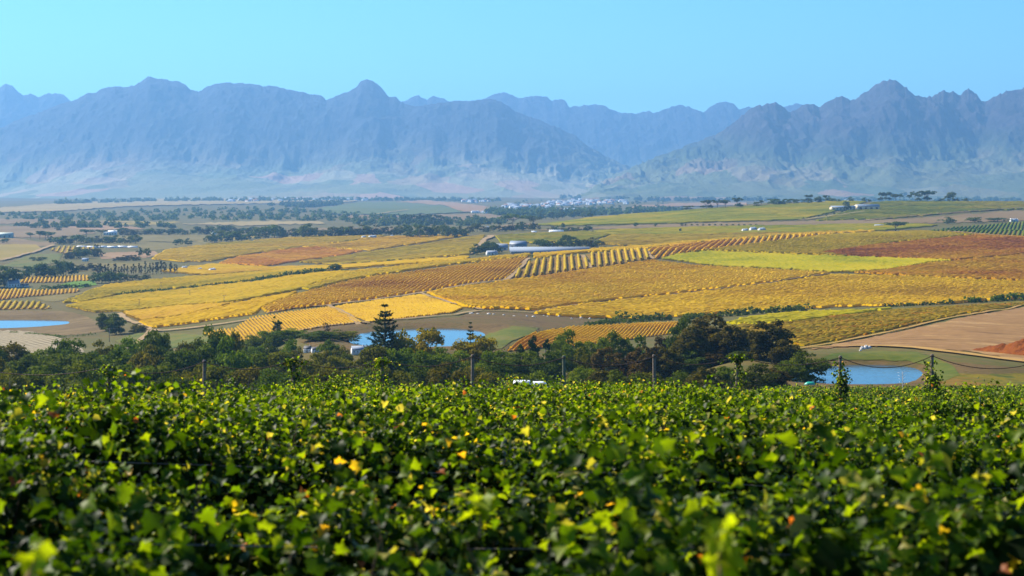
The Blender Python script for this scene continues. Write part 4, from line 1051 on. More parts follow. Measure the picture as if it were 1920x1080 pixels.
for s in range(3):
    proto('oak', 'round', 'mid', 5200, .040, 60, .150, 10 + s, 8.0, 8.0, .06)
    proto('bushy', 'bush', 'mid', 5000, .044, 56, .155, 20 + s, 6.0, 7.0, .02)
    proto('darktree', 'round', 'dark', 5200, .040, 58, .150, 30 + s, 8.0, 8.4, .05)
    proto('olivetree', 'bush', 'olive', 5000, .042, 56, .150, 40 + s, 6.5, 7.0, .02)
    proto('limetree', 'round', 'lime', 5200, .036, 60, .140, 50 + s, 9.0, 8.2, .06)
    proto('gumtree', 'ragged', 'gum', 7600, .030, 84, .125, 60 + s, 14.0, 9.0, .06, PALEBARK, 10, .013)
    proto('browntree', 'tall', 'brown', 4600, .034, 50, .120, 70 + s, 9.0, 6.0, .06, PALEBARK, 8, .012)
    proto('pine', 'cone', 'conifer', 3800, .038, 54, .095, 80 + s, 9.0, 4.8, .04)
    proto('fartree', 'round', 'far', 620, .085, 16, .19, 90 + s, 10, 10, .16, BARK, 3)
    proto('farolive', 'bush', 'farolive', 520, .085, 16, .18, 100 + s, 7, 9, .05, BARK, 2)
    proto('umbrella', 'umbrella', 'far', 700, .07, 16, .15, 110 + s, 12, 13, .35, BARK, 8, .02)
    proto('fargum', 'gum', 'far', 700, .07, 18, .15, 120 + s, 13, 9, .12, PALEBARK, 8, .018)
    proto('scrub', 'bush', 'dark', 900, .07, 22, .17, 130 + s, 3, 5, .0, BARK, 3)
proto('poplar', 'poplar', 'olive', 1800, .026, 40, .075, 140, 11, 3.2, .05, PALEBARK, 16, .012)
proto('poplar', 'poplar', 'brown', 1000, .022, 36, .07, 141, 9, 2.8, .08, PALEBARK, 22, .012)
proto('farpoplar', 'poplar', 'farolive', 300, .06, 14, .09, 142, 12, 3.0, .05, BARK, 4)
proto('farpoplar', 'poplar', 'brown', 300, .06, 14, .09, 143, 12, 3.0, .05, BARK, 4)
NAMES = dict(oak='broadleaf_tree', bushy='bushy_tree', darktree='broadleaf_tree', olivetree='bushy_tree', limetree='broadleaf_tree', gumtree='gum_tree', browntree='broadleaf_tree',
             pine='conifer_tree', fartree='broadleaf_tree', farolive='bushy_tree', umbrella='umbrella_pine', fargum='gum_tree', scrub='shrub', poplar='poplar_tree', farpoplar='poplar_tree')
CATS = dict(scrub='shrub')
ntree = [0]
def tree(kind, px, ybase, hpx, wpx, label, group=None, Y=None, Ymin=230, var=None):
    """a tree whose foot is at (px, ybase) of the photograph, hpx tall"""
    ntree[0] += 1
    pr = PROTO[kind]; crown, trunk, Hm, Wm = pr[(ntree[0] if var is None else var) % len(pr)]
    if Y is None: X, Y = hit(px, ybase, Ymin)
    else: X = (px - CX) / F * Y
    zb = ground(X, Y)
    H = hpx * Y / F if Y > 0 else 5; W = wpx * Y / F
    root = empty(NAMES[kind], (X, Y, zb), random.uniform(0, 6.28))
    root.scale = (W / Wm, W / Wm, H / Hm)
    link('crown', crown, root); link('trunk', trunk, root)
    return tag(root, label, CATS.get(kind, 'tree'), group)
def tree_to(kind, px, ytop, Y, wpx, label, group=None, var=None):
    """a tree standing at distance Y whose top reaches ytop"""
    X = (px - CX) / F * Y
    yb = HY - ground(X, Y) / Y * F
    return tree(kind, px, yb, yb - ytop, wpx, label, group, Y, var=var)

# --- the belt of trees below the vineyard (single trees; front ones first)
BELT = 'trees of the belt below the vineyard'
def near_what(px):
    P = [p[0] for p in PX]
    if px < P[0] - 20: return 'left of first chain post'
    if px > P[-1] + 20: return 'right of last chain post'
    i = int(np.argmin([abs(px - q) for q in P]))
    if abs(px - P[i]) <= 34: return 'behind %s chain post' % ordinal(i + 1)
    i = sum(1 for q in P if q < px)
    if px < P[i - 1] + 85: return 'right of %s chain post' % ordinal(i)
    return 'well right of %s chain post' % ordinal(i)
LOOK = dict(oak='round mid green tree', bushy='low green bushy tree', darktree='round dark green tree', olivetree='low olive bushy tree', limetree='yellow green tree', gumtree='ragged dark gum tree', browntree='thin brownish tree', pine='dark conifer')
used = {}
def belt(kind, px, ytop, Y, wpx, label=None, var=None):
    row = 'front' if Y < 330 else ('middle' if Y < 405 else 'rear')
    if label is None:
        label = '%s in the belt %s line, %s' % (LOOK[kind], row, near_what(px))
    used.setdefault(label, []).append(tree_to(kind, px, ytop, Y, wpx, label, BELT, var))
bo = np.random.default_rng(3)
# rear line (x, top, kind, width)
for px, yt, kd, wd_ in ((-25, 655, 'darktree', 80), (22, 655, 'olivetree', 75), (68, 660, 'oak', 70), (108, 648, 'bushy', 70), (150, 652, 'darktree', 75), (196, 648, 'olivetree', 70), (240, 642, 'oak', 70), (282, 634, 'darktree', 62),
                       (306, 628, 'oak', 44), (340, 648, 'olivetree', 62), (372, 646, 'oak', 60), (408, 618, 'darktree', 58), (440, 626, 'olivetree', 34), (474, 634, 'darktree', 66),
                       (514, 622, 'oak', 66), (548, 620, 'oak', 58), (600, 624, 'darktree', 70), (640, 622, 'olivetree', 66),
                       (886, 648, 'oak', 60), (1052, 634, 'oak', 56), (1075, 630, 'bushy', 62), (1120, 640, 'oak', 60), (1152, 628, 'oak', 60), (1194, 640, 'bushy', 60), (1240, 634, 'gumtree', 66), (1282, 606, 'darktree', 72), (1408, 622, 'gumtree', 66)):
    belt(kd, px, yt - (7 if px < 460 else 3), (430 if px < 460 or px > 660 else 535) + bo.uniform(-14, 14), wd_)
for px, yt, kd, wd_, Yd in ((545, 640, 'bushy', 40, 470), (618, 640, 'oak', 44, 470), (640, 650, 'olivetree', 36, 455), (700, 648, 'oak', 44, 440), (505, 640, 'darktree', 44, 480), (558, 652, 'olivetree', 26, 450), (606, 656, 'olivetree', 30, 440), (650, 663, 'bushy', 30, 430), (478, 648, 'oak', 46, 470)):
    belt(kd, px, yt, Yd + bo.uniform(-4, 4), wd_)
belt('poplar', 518, 592, 548, 22, 'slim half bare poplar with green tips left of the cottages', 0)
belt('poplar', 612, 602, 548, 18, 'thin brownish poplar right of the cottages', 1)
belt('limetree', 788, 616, 415, 84, 'large rounded yellow green tree right beside the tall conifer', 0)
belt('limetree', 757, 622, 408, 56, 'smaller yellow green tree touching the tall conifer', 1)
belt('limetree', 892, 628, 420, 78, 'rounded yellow green tree at the right end of the dam', 2)
belt('pine', 978, 640, 405, 42, 'short dark conifer left of the twin tipped one'); belt('pine', 1000, 622, 410, 38, 'dark conifer with a pointed tip, taller of two side by side', 0); belt('pine', 1024, 627, 412, 34, 'narrow dark conifer right of its taller twin', 1)
# tall dark gums
belt('gumtree', 1328, 592, 390, 108, 'tallest ragged dark gum tree of the group on the right', 0)
belt('gumtree', 1296, 612, 384, 80, 'broad dark gum tree left of the tallest one', 1)
belt('gumtree', 1370, 604, 382, 82, 'leaning dark gum tree right of the tallest one', 2)
belt('gumtree', 1442, 602, 372, 92, 'open pale trunked gum tree left of the pond', 0)
belt('gumtree', 1478, 638, 360, 70, 'low dark gum tree at the left shore of the pond', 1)
belt('darktree', 1514, 664, 345, 76, 'dark rounded tree overhanging the left end of the pond', 2)
belt('darktree', 1480, 678, 335, 60, 'small dark tree in front of the pond gums', 0)
# middle and front lines
for px, yt, kd, wd_ in ((-10, 676, 'olivetree', 90), (50, 680, 'oak', 90), (110, 672, 'oak', 84), (168, 676, 'bushy', 84), (222, 668, 'oak', 82), (275, 662, 'olivetree', 84), (330, 668, 'darktree', 84), (384, 662, 'oak', 80), (432, 652, 'bushy', 80), (470, 668, 'oak', 74),
                       (528, 672, 'olivetree', 80), (580, 676, 'olivetree', 84), (640, 676, 'olivetree', 78), (700, 664, 'olivetree', 80), (752, 660, 'oak', 82), (812, 654, 'oak', 80), (862, 662, 'bushy', 78), (925, 656, 'oak', 74), (978, 660, 'oak', 80), (1030, 664, 'darktree', 62),
                       (1100, 654, 'olivetree', 64), (1140, 652, 'browntree', 66), (1172, 656, 'browntree', 66), (1210, 650, 'browntree', 62), (1252, 652, 'gumtree', 72), (1300, 660, 'darktree', 74), (1345, 656, 'gumtree', 76), (1400, 660, 'darktree', 66)):
    belt(kd, px, yt - (10 if px < 790 else 0), 372 + bo.uniform(-16, 16), wd_)
for px, yt, kd, wd_ in ((-40, 690, 'darktree', 96), (18, 694, 'olivetree', 96), (78, 690, 'oak', 100), (140, 688, 'darktree', 100), (196, 690, 'oak', 96), (252, 684, 'oak', 96), (308, 690, 'darktree', 96), (362, 688, 'olivetree', 96), (415, 686, 'olivetree', 92), (468, 692, 'olivetree', 92),
                       (520, 694, 'darktree', 96), (570, 692, 'olivetree', 92), (622, 694, 'olivetree', 96), (678, 690, 'oak', 92), (730, 686, 'olivetree', 92), (786, 688, 'darktree', 92), (838, 684, 'olivetree', 92), (892, 688, 'olivetree', 86), (942, 690, 'darktree', 82),
                       (1006, 694, 'oak', 70), (1092, 690, 'oak', 64), (1130, 690, 'gumtree', 70), (1176, 694, 'darktree', 78), (1226, 696, 'olivetree', 74), (1274, 700, 'darktree', 74), (1325, 690, 'gumtree', 78), (1372, 690, 'darktree', 76), (1418, 686, 'darktree', 76), (1452, 692, 'gumtree', 66)):
    belt(kd, px, yt, 305 + bo.uniform(-14, 14), wd_)
for lab, L in used.items():
    if len(L) > 1:
        L.sort(key=lambda o: o.location.x / o.location.y)
        for o, wd_ in zip(L, ('left', 'right', 'rightmost')): o['label'] = (('left ', 'right ') if len(L) == 2 else ('left ', 'middle ', 'right '))[L.index(o)] + lab

# --- the tall tiered conifer in front of the dam
def tiered_conifer(px, ytop, Y, wpx, label, seed, tiers=17):
    X = (px - CX) / F * Y; zb = ground(X, Y); H = -(ytop - HY) / F * Y - zb; W = wpx * Y / F / 2
    r = np.random.default_rng(seed)
    root = empty('tiered_conifer', (X, Y, zb))
    mb = MB(); mb.tube([(0, 0, -.3), (0, 0, H * .5), (0, 0, H * .99)], [H * .018, H * .011, H * .002], 8); mb.build('trunk', BARK, root)
    P, N, Tp, S = [], [], [], []
    br = MB()
    z0 = H * .10
    for k in range(tiers):
        f = k / (tiers - 1); z = z0 + (H * .985 - z0) * (1 - (1 - f) ** 1.08) + r.normal(0, .012) * H
        L = W * (1 - f) ** 0.80 * (0.92 + .16 * r.random()) + H * .012
        nb = 7 if f < .8 else 5; ph0 = r.uniform(0, 6.28)
        for q in range(nb):
            ph = ph0 + 6.283 * q / nb + r.normal(0, .1); Lq = L * r.uniform(.66, 1.10)
            t = np.linspace(0, 1, 9)
            rise = Lq * (.05 * t + .26 * t ** 2.4)
            B = np.stack([np.cos(ph) * Lq * t, np.sin(ph) * Lq * t, z + rise], 1)
            br.tube(B, np.linspace(H * .0035, H * .0012, 9), 4, False)
            m = int(34 + 100 * Lq / W)
            tt = r.uniform(.15, 1.0, m) ** .75
            c = np.stack([np.interp(tt, t, B[:, i]) for i in range(3)], 1)
            side = np.array([-np.sin(ph), np.cos(ph), 0.0])
            sg = r.choice([-1, 1], m)[:, None]
            P.append(c + side * sg * 0.0); dirv = np.array([np.cos(ph), np.sin(ph), .25])
            Tp.append(side * sg * r.uniform(.5, 1.1, (m, 1)) + dirv * .8 + r.normal(0, .15, (m, 3)) + (0, 0, .25))
            N.append(np.array([0, 0, 1.0]) + r.normal(0, .4, (m, 3)))
            S.append(H * .040 * r.uniform(.6, 1.2, m) * (.55 + .45 * np.sqrt(Lq / W)))
    br.build('branches', BARK, root)
    P, N, Tp, S = map(np.concatenate, (P, N, Tp, S))
    Q = np.array([(-.16, 0, 0), (.16, 0, .02), (.12, 1, .05), (-.12, 1, .03)])
    V, fc, _ = scatter(Q, FACE_C, P, orient(N, Tp), S, np.zeros((len(P), 3)))
    link('crown', np_mesh('conifer_crown', V, fc, TL['conifer']), root)
    tag(root, label, 'tree', None)
tiered_conifer(722, 571, 408, 92, 'tall pyramid shaped conifer with tiered branches standing in front of the dam', 2, 21)
tiered_conifer(882, 606, 424, 26, 'small tiered conifer tip rising above the yellow green tree', 5, 12)

# --- single trees and clumps on the plain
tree('darktree', 198, 621, 33, 34, 'dark tree at the back of the pair beside the left pond', None, var=1)
tree('darktree', 217, 627, 37, 38, 'larger dark round tree of the pair beside the left pond', None, var=2)
tree('olivetree', 259, 623, 16, 32, 'low grey green bush right of the dark pair at the track', None)
tree('darktree', 629, 509, 14, 24, 'lone dark round tree on the crest of the golden hill', None)
tree('scrub', 646, 509, 5, 22, 'low scrub beside the lone tree on the crest', None)
tree('scrub', 731, 492, 6, 20, 'small dark bush on the golden slope right of the lone tree', None, Ymin=1200)
tree('scrub', 998, 482, 5, 12, 'small dark bush at the top of the short pale path', None, Ymin=1000)
tree('umbrella', 1679, 434, 17, 48, 'wide flat topped dark tree on the right crest', None, Ymin=1300)
for px, yb, h, wd_, lb in ((1776, 420, 12, 28, 'left'), (1828, 418, 11, 30, 'middle'), (1871, 416, 8, 40, 'right')):
    tree('fartree', px, yb, h, wd_, 'dark green bush in the brown strip at the right, %s one of three' % lb, 'bushes in the brown strip', Ymin=1700)
def clump(kinds, pts, label, group, Ymin):
    """trees of one distant clump, nothing tells them apart"""
    for px, yb, h, wd_ in pts:
        tree(random.choice(kinds), px, yb, h, wd_, label, group, Ymin=Ymin)
def spread(x0, x1, yb0, yb1, n, h0, h1, asp=1.1):
    out = []
    for k in range(n):
        f = (k + .5 + random.uniform(-.4, .4)) / n
        h = random.uniform(h0, h1)
        out.append((x0 + (x1 - x0) * f, yb0 + (yb1 - yb0) * f + random.uniform(-1.5, 1.5), h, h * asp * random.uniform(.8, 1.4)))
    return out
D, O, U, GM = 'fartree', 'farolive', 'umbrella', 'fargum'
clump([D], spread(893, 935, 476, 474, 7, 12, 24, 1.0), 'dark tree in the clump at the left end of the farm sheds', 'trees left of the farm sheds', 1320)
clump([D, O], spread(1006, 1132, 466, 463, 15, 9, 18, 1.2) + [(1063, 462, 22, 22)], 'dark tree in the row behind the long farm shed roof', 'trees behind the farm sheds', 1400)
clump([D, GM], spread(762, 874, 446, 444, 15, 16, 27, .9), 'tree in the dark grove at the right top of the second hill', 'trees of the dark grove', 1900)
clump([D, O], spread(480, 765, 446, 446, 30, 11, 24, 1.2), 'bluish tree in the long hazy line behind the second hill', 'trees of the hazy line behind the second hill', 2100)
clump([D], spread(385, 482, 457, 449, 11, 12, 22, 1.1), 'dark tree in the row at the left end of the second hill', 'trees at the left end of the second hill', 1750)
clump([GM], spread(748, 838, 421, 420, 9, 14, 20, .8), 'tall hazy gum in the small grove before the blue wood', 'gums of the hazy grove', 2400)
clump([U], [(962, 427, 25, 48), (1000, 424, 18, 34)], 'spreading hazy tree at the left end of the green slope', 'spreading trees left of the green slope', 2200)
clump([D, O], spread(880, 1010, 436, 431, 12, 10, 18, 1.2), 'bluish bushy tree below the spreading trees', 'bushy trees left of the green slope', 2050)
clump([D], spread(1012, 1112, 413, 408, 8, 8, 16, 1.1), 'dark tree on the left skyline of the green slope', 'trees on the left skyline of the green slope', 2300)
clump([D], [(1088, 407, 15, 15), (1105, 407, 16, 13), (1136, 403, 9, 18), (1155, 403, 8, 16), (1190, 401, 15, 14), (1203, 400, 11, 18)], 'small dark tree on the middle skyline of the green slope', 'trees on the middle skyline of the green slope', 2300)
clump([GM, U], [(1290, 395, 9, 22), (1325, 393, 17, 24), (1345, 392, 17, 22), (1360, 391, 15, 18), (1382, 391, 19, 22), (1418, 388, 9, 16), (1428, 387, 11, 9)], 'open crowned gum on the skyline left of the winery', 'gums on the skyline left of the winery', 2300)
clump([GM, D], spread(1440, 1560, 385, 379, 14, 7, 15, 1.2), 'gum in the low line on the skyline just left of the winery', 'low gums on the skyline', 2400)
clump([D], spread(1560, 1640, 379, 378, 10, 5, 9, 1.4), 'low tree on the skyline behind the winery', 'low trees behind the winery', 2450)
clump([GM, U], spread(1648, 1745, 378, 378, 11, 12, 20, 1.0), 'tall gum in the grove on the skyline right of the winery', 'gums right of the winery', 2450)
clump([D], [(1782, 378, 18, 18)], 'single round tree on the right skyline', None, 2450)
clump([D, O], spread(1752, 1822, 378, 379, 7, 4, 7, 1.6), 'low bush on the right skyline round the single tree', 'low bushes on the right skyline', 2450)
clump([D], [(1589, 396, 13, 13), (1587, 388, 11, 12)], 'dark tree in front of the cream winery', 'trees in front of the winery', 1900)
clump([D], [(1506 + 14.5 * k, 412 - 2.4 * k, 4.5, 4.5) for k in range(6)], 'small round tree of the avenue up to the winery', 'avenue trees', 1900)
clump([D], [(1286 + 11 * k, 423.5, 3.6, 5) for k in range(13)], 'small round tree in the row beside the brown strip', 'row of small round trees', 1600)
clump([D], [(1192, 426, 9, 9), (1229, 425, 6, 7), (1278, 424, 6, 6), (1276, 436, 8, 5)], 'lone small tree along the pale strip', 'lone trees along the pale strip', 1600)
clump([D, O], spread(1035, 1105, 435, 434, 9, 6, 12, 1.3) + [(1056, 431, 13, 7)], 'dark tree round the white tunnel roofs', 'trees round the white tunnels', 1700)
# left flats
clump([D], spread(48, 140, 521, 517, 10, 20, 30, 1.1), 'dark tree in the wood behind the white gabled house', 'trees behind the white gabled house', 1000)
clump([D], spread(-20, 34, 540, 536, 5, 26, 36, 1.0), 'large dark tree left of the white gabled house', 'trees left of the white gabled house', 900)
clump([D], spread(172, 232, 531, 528, 6, 14, 24, 1.3) , 'dark tree right of the bright lawn', 'trees right of the bright lawn', 900)
clump([D, O], spread(236, 284, 527, 524, 5, 9, 13, 1.6), 'low dark tree at the tip of the golden hill', 'trees at the tip of the golden hill', 900)
clump(['farpoplar'], spread(180, 335, 517, 512, 30, 14, 24, .22), 'thin half bare poplar in the long row on the flats', 'poplars of the long row', 1100)
clump([O], spread(140, 190, 508, 505, 7, 9, 14, 1.7), 'olive coloured bush left of the poplar row', 'bushes left of the poplar row', 1100)
clump([D], [(262, 481, 16, 11), (276, 483, 18, 14)], 'dark tree at the narrow tip of the second hill', 'two trees at the tip of the second hill', 1300)
clump([O], spread(216, 262, 489, 487, 7, 8, 11, 1.5), 'dark green hedge bush left of the two trees', 'hedge bushes left of the two trees', 1300)
clump([D, O], spread(122, 182, 487, 480, 8, 11, 22, 1.2), 'dark tree between the orchard and the poplars', 'trees between orchard and poplars', 1300)
clump([D], spread(62, 84, 489, 488, 3, 6, 8, 1.5) , 'small tree beside the slanting road', 'trees beside the slanting road', 1300)
clump([D], [(334, 461, 13, 18), (352, 460, 12, 16)], 'small round tree above the yellow slope', 'pair of trees above the yellow slope', 1700)
clump([D, O], spread(108, 262, 457, 456, 16, 9, 17, 1.4), 'tree in the grove round the long white tunnels', 'trees round the long white tunnels', 1800)
clump([U], spread(54, 100, 449, 448, 4, 11, 16, 1.5) + [(162, 444, 13, 26), (190, 443, 12, 20)], 'broad dark pine left of the white manor house', 'broad pines on the left flats', 1900)
clump([D], [(8, 456, 9, 18), (95, 456, 12, 14)], 'dark tree near the long grey shed', 'trees near the grey shed', 1800)
clump([D, O], spread(222, 345, 441, 440, 14, 9, 14, 1.4), 'bluish tree in the grove right of the white manor house', 'trees right of the white manor house', 2100)
clump([D, O], spread(345, 482, 440, 438, 14, 10, 16, 1.3), 'pale blue tree in the far grove beyond the flats', 'trees of the far grove', 2200)
clump([D], [(61, 428, 9, 16), (109, 433, 9, 12), (85, 429, 4, 14)], 'lone dark tree on the brown far slope', 'lone trees on the brown far slope', 2200)

# --- hedges and scrub lines (each one a thing)
def hedge(pts, h, wd_, label, Ymin=500, mat='dark', dens=1.0, name='hedge'):
    W = np.array([hit(x, y, Ymin) for x, y in pts])
    s = np.concatenate([[0], np.cumsum(np.hypot(*np.diff(W, axis=0).T))])
    r = np.random.default_rng(int(pts[0][0]))
    n = int(s[-1] * 9 * dens * max(1, h / 2.5))
    q = r.uniform(0, s[-1], n)
    bl = fbm(q / 14, 0 * q, int(pts[0][0]), 3); keep = bl > 0.30
    q, bl = q[keep], bl[keep]; n = len(q)
    a = r.uniform(0, math.pi, n)
    hh = h * (0.35 + 1.1 * bl)
    t = np.gradient(W, axis=0); t /= np.linalg.norm(t, axis=1)[:, None]
    tx_, ty_ = np.interp(q, s, t[:, 0]), np.interp(q, s, t[:, 1])
    off = np.cos(a) * wd_ * (.5 + .8 * bl) * r.uniform(.6, 1.1, n)
    X = np.interp(q, s, W[:, 0]) - ty_ * off; Y = np.interp(q, s, W[:, 1]) + tx_ * off
    P = np.stack([X, Y, zt(X, Y) + np.sin(a) * hh * r.uniform(.5, 1.05, n)], 1)
    nrm = np.stack([-ty_ * np.cos(a), tx_ * np.cos(a), np.sin(a)], 1) + r.normal(0, .5, (n, 3))
    c = P.mean(0)
    V, fc, _ = scatter(LEAFQ, FACE_C, P - c, orient(nrm, r.normal(0, 1, (n, 3))), h * .42 * r.uniform(.6, 1.3, n), np.zeros((n, 3)))
    o = link(name, np_mesh('hedge', V, fc, TL[mat]), None, c)
    tag(o, label, 'hedge')
hedge([(1150, 601), (1250, 600), (1330, 595), (1400, 590), (1460, 586), (1520, 583)], 2.6, 2.6, 'long dark scrub hedge along the right foot of the golden hill')
hedge([(1660, 576), (1700, 574), (1750, 572), (1790, 570)], 1.7, 2.0, 'low broken scrub line below the golden hill at the right')
hedge([(1810, 568), (1850, 566), (1900, 563), (1960, 560)], 2.6, 2.6, 'dense dark scrub clump line at the far right edge')
hedge([(218, 554), (280, 548), (350, 541), (420, 533), (480, 528)], 1.8, 1.4, 'thin dark hedge line dividing the left yellow slope', 800)
hedge([(480, 527), (540, 518), (615, 509)], 2.6, 2.0, 'dark green hedge leading up to the lone tree', 800)
hedge([(1100, 612), (1160, 606), (1210, 604)], 1.6, 1.6, 'low green weeds between the golden hill and the small orange plot')
hedge([(78, 544), (110, 541), (178, 538)], 2.4, 2.0, 'green hedge in front of the bright lawn', 900)
hedge([(20, 624), (120, 633), (180, 628)], 0.8, 1.0, 'thin weedy line below the left pond bank', 500)
# far woods that read as one mass
def wood(P, n, h, Ymin, label, mat='far', seed=1):
    r = np.random.default_rng(seed)
    P = np.array(P, float); pts = []
    lo, hi = P.min(0), P.max(0)
    while len(pts) < n:
        q = r.uniform(lo, hi)
        if inside(q[0:1], q[1:2], P)[0]: pts.append(hit(q[0], q[1], Ymin))
    pts = np.array(pts)
    k = 26
    Hs = h * r.uniform(.55, 1.25, n)
    C = np.repeat(np.stack([pts[:, 0], pts[:, 1], zt(pts[:, 0], pts[:, 1])], 1), k, 0)
    d = r.normal(0, 1, (n * k, 3)); d /= np.linalg.norm(d, axis=1)[:, None]; d[:, 2] = np.abs(d[:, 2])
    Hk = np.repeat(Hs, k)
    Pp = C + d * np.stack([Hk * .7, Hk * .7, Hk * .95], 1) * r.uniform(.7, 1.05, (n * k, 1))
    c = Pp.mean(0)
    V, fc, _ = scatter(LEAFQ, FACE_C, Pp - c, orient(d + r.normal(0, .4, d.shape), r.normal(0, 1, d.shape)), Hk * .5, np.zeros((n * k, 3)))
    o = link('woodland', np_mesh('woodland', V, fc, TL[mat]), None, c)
    tag(o, label, kind='stuff')
wood([(-60, 403), (130, 402), (250, 396), (420, 391), (560, 393), (640, 399), (760, 403), (760, 413), (600, 414), (340, 413), (250, 415), (-60, 412)], 380, 7, 2600, 'blue hazy woods beyond the left flats', 'far', 1)
wood([(500, 385), (640, 379), (640, 385), (560, 391)], 120, 10, 3500, 'hazy wood on the pale slope', 'far', 2)
wood([(1030, 371), (1200, 369), (1300, 370), (1480, 373), (1460, 377), (1300, 378), (1100, 375)], 420, 14, 4000, 'dark blue plantation in front of the foothills', 'far', 3)
wood([(640, 416), (760, 412), (900, 411), (960, 418), (900, 424), (700, 424)], 150, 7, 2600, 'blue trees on the valley floor behind the dark grove', 'far', 4)
wood([(900, 398), (1000, 393), (1100, 395), (1260, 393), (1280, 398), (1180, 402), (1000, 410), (930, 404)], 260, 10, 2900, 'scattered trees below the far town', 'far', 5)
wood([(100, 380), (300, 376), (700, 374), (940, 376), (940, 378), (700, 377), (300, 379), (110, 384)], 330, 12, 4500, 'thin tree lines of the far left valley', 'far', 6)
wood([(20, 424), (130, 420), (300, 424), (340, 428), (200, 428), (60, 428)], 60, 8, 2300, 'low tree line on the left flats', 'far', 7)
wood([(940, 376), (1250, 372), (1250, 390), (960, 392)], 70, 6, 4200, 'garden trees between the houses of the far town', 'far', 8)
wood([(1500, 374), (1900, 374), (1960, 376), (1960, 379), (1500, 379)], 160, 12, 4200, 'thin tree lines below the right foothills', 'far', 9)

# ------------------------------------------------------------------ buildings
WHITE = solid('white_plaster', (0.78, 0.77, 0.73), 0.8, 0.2, 0.06)
CREAM = solid('cream_plaster', (0.66, 0.54, 0.34), 0.8, 0.2, 0.08)
GREYROOF = solid('pale_metal_roof', (0.22, 0.26, 0.32), 0.8, 0.1, 0.15)
BLUEROOF = solid('blue_grey_roof', (0.16, 0.20, 0.26), 0.55, 0.4, 0.1)
DARKROOF = solid('dark_roof', (0.07, 0.07, 0.08), 0.7, 0.3, 0.2)
REDROOF = solid('brown_roof', (0.22, 0.12, 0.08), 0.8, 0.2, 0.2)
GREENGREY = solid('grey_green_sheeting', (0.42, 0.46, 0.38), 0.7, 0.3, 0.1)
PLASTIC = solid('white_tunnel_sheet', (0.72, 0.74, 0.76), 0.45, 0.4, 0.05)
GLASSM = solid('window_glass', (0.03, 0.04, 0.05), 0.1, 0.6, 0.1)
DOORM = solid('door_wood', (0.12, 0.07, 0.04), 0.7, 0.2, 0.2)
def place(px, py, Ymin=230, Y=None):
    if Y is None: X, Y = hit(px, py, Ymin)
    else: X = (px - CX) / F * Y
    return np.array([X, Y, ground(X, Y)]), Y / F
def gable_house(px, py, wpx, hpx, depth_ratio, label, wallm, roofm, rz=0.0, Ymin=230, Y=None, nwin=4, name='house', cat='house', roof_share=.42, gables=True, chimney=True, group=None):
    c, s = place(px, py, Ymin, Y)
    L, H = wpx * s, hpx * s; Wd = L * depth_ratio; He = H * (1 - roof_share)
    root = empty(name, c, rz); tag(root, label, cat, group)
    b = MB()
    b.prism([(-Wd / 2, -.6), (Wd / 2, -.6), (Wd / 2, He), (0, H * .97), (-Wd / 2, He)], -L / 2, L / 2, 'x')
    if gables:                                          # raised curved gable ends
        for e in (-1, 1):
            pr = [(-Wd * .54, -.6), (Wd * .54, -.6), (Wd * .54, He * 1.04), (Wd * .36, He + (H - He) * .42), (Wd * .28, He + (H - He) * .75), (Wd * .14, H * 1.04), (0, H * 1.09), (-Wd * .14, H * 1.04), (-Wd * .28, He + (H - He) * .75), (-Wd * .36, He + (H - He) * .42), (-Wd * .54, He * 1.04)]
            b.prism(pr, e * (L / 2 + .01) - .18, e * (L / 2 + .01) + .18, 'x')
    b.build('wall', wallm, root)
    rb = MB()
    e = Wd * .06; t = max(.12, H * .03)
    for sg in (-1, 1):
        pr = [(sg * (Wd / 2 + e), He - (H - He) * .12), (sg * (Wd / 2 + e), He - (H - He) * .12 + t), (0, H + t), (0, H)]
        Le = L / 2 - (.2 if gables else -L * .02)
        rb.prism(pr, -Le, Le, 'x')
    ro = rb.build('roof', roofm, root)
    if chimney:
        cb = MB(); cb.box((L * .28, 0, H * 1.05), (L * .05, L * .04, H * .3)); cb.box((L * .28, 0, H * 1.21), (L * .065, L * .055, H * .04)); cb.build('chimney', wallm, ro)
    ww, wh = L / (nwin * 2.6), He * .42
    for k in range(nwin):
        xx = -L / 2 + L * (k + .5) / nwin
        if k == nwin // 2:
            db = MB(); db.box((xx, -Wd / 2 - .03, He * .36), (ww * .9, .08, He * .72)); db.build('door', DOORM, root); continue
        fb = MB(); z = He * .55
        for dx, dz, sx_, sz_ in ((0, wh / 2, ww, .08), (0, -wh / 2, ww, .08), (ww / 2, 0, .08, wh), (-ww / 2, 0, .08, wh), (0, 0, .05, wh)):
            fb.box((xx + dx, -Wd / 2 - .04, z + dz), (sx_, .08, sz_))
        fo = fb.build('window', WHITE, root)
        pb = MB(); pb.box((xx, -Wd / 2 - .012, z), (ww * .96, .02, wh * .96)); pb.build('pane', GLASSM, fo)
    return root
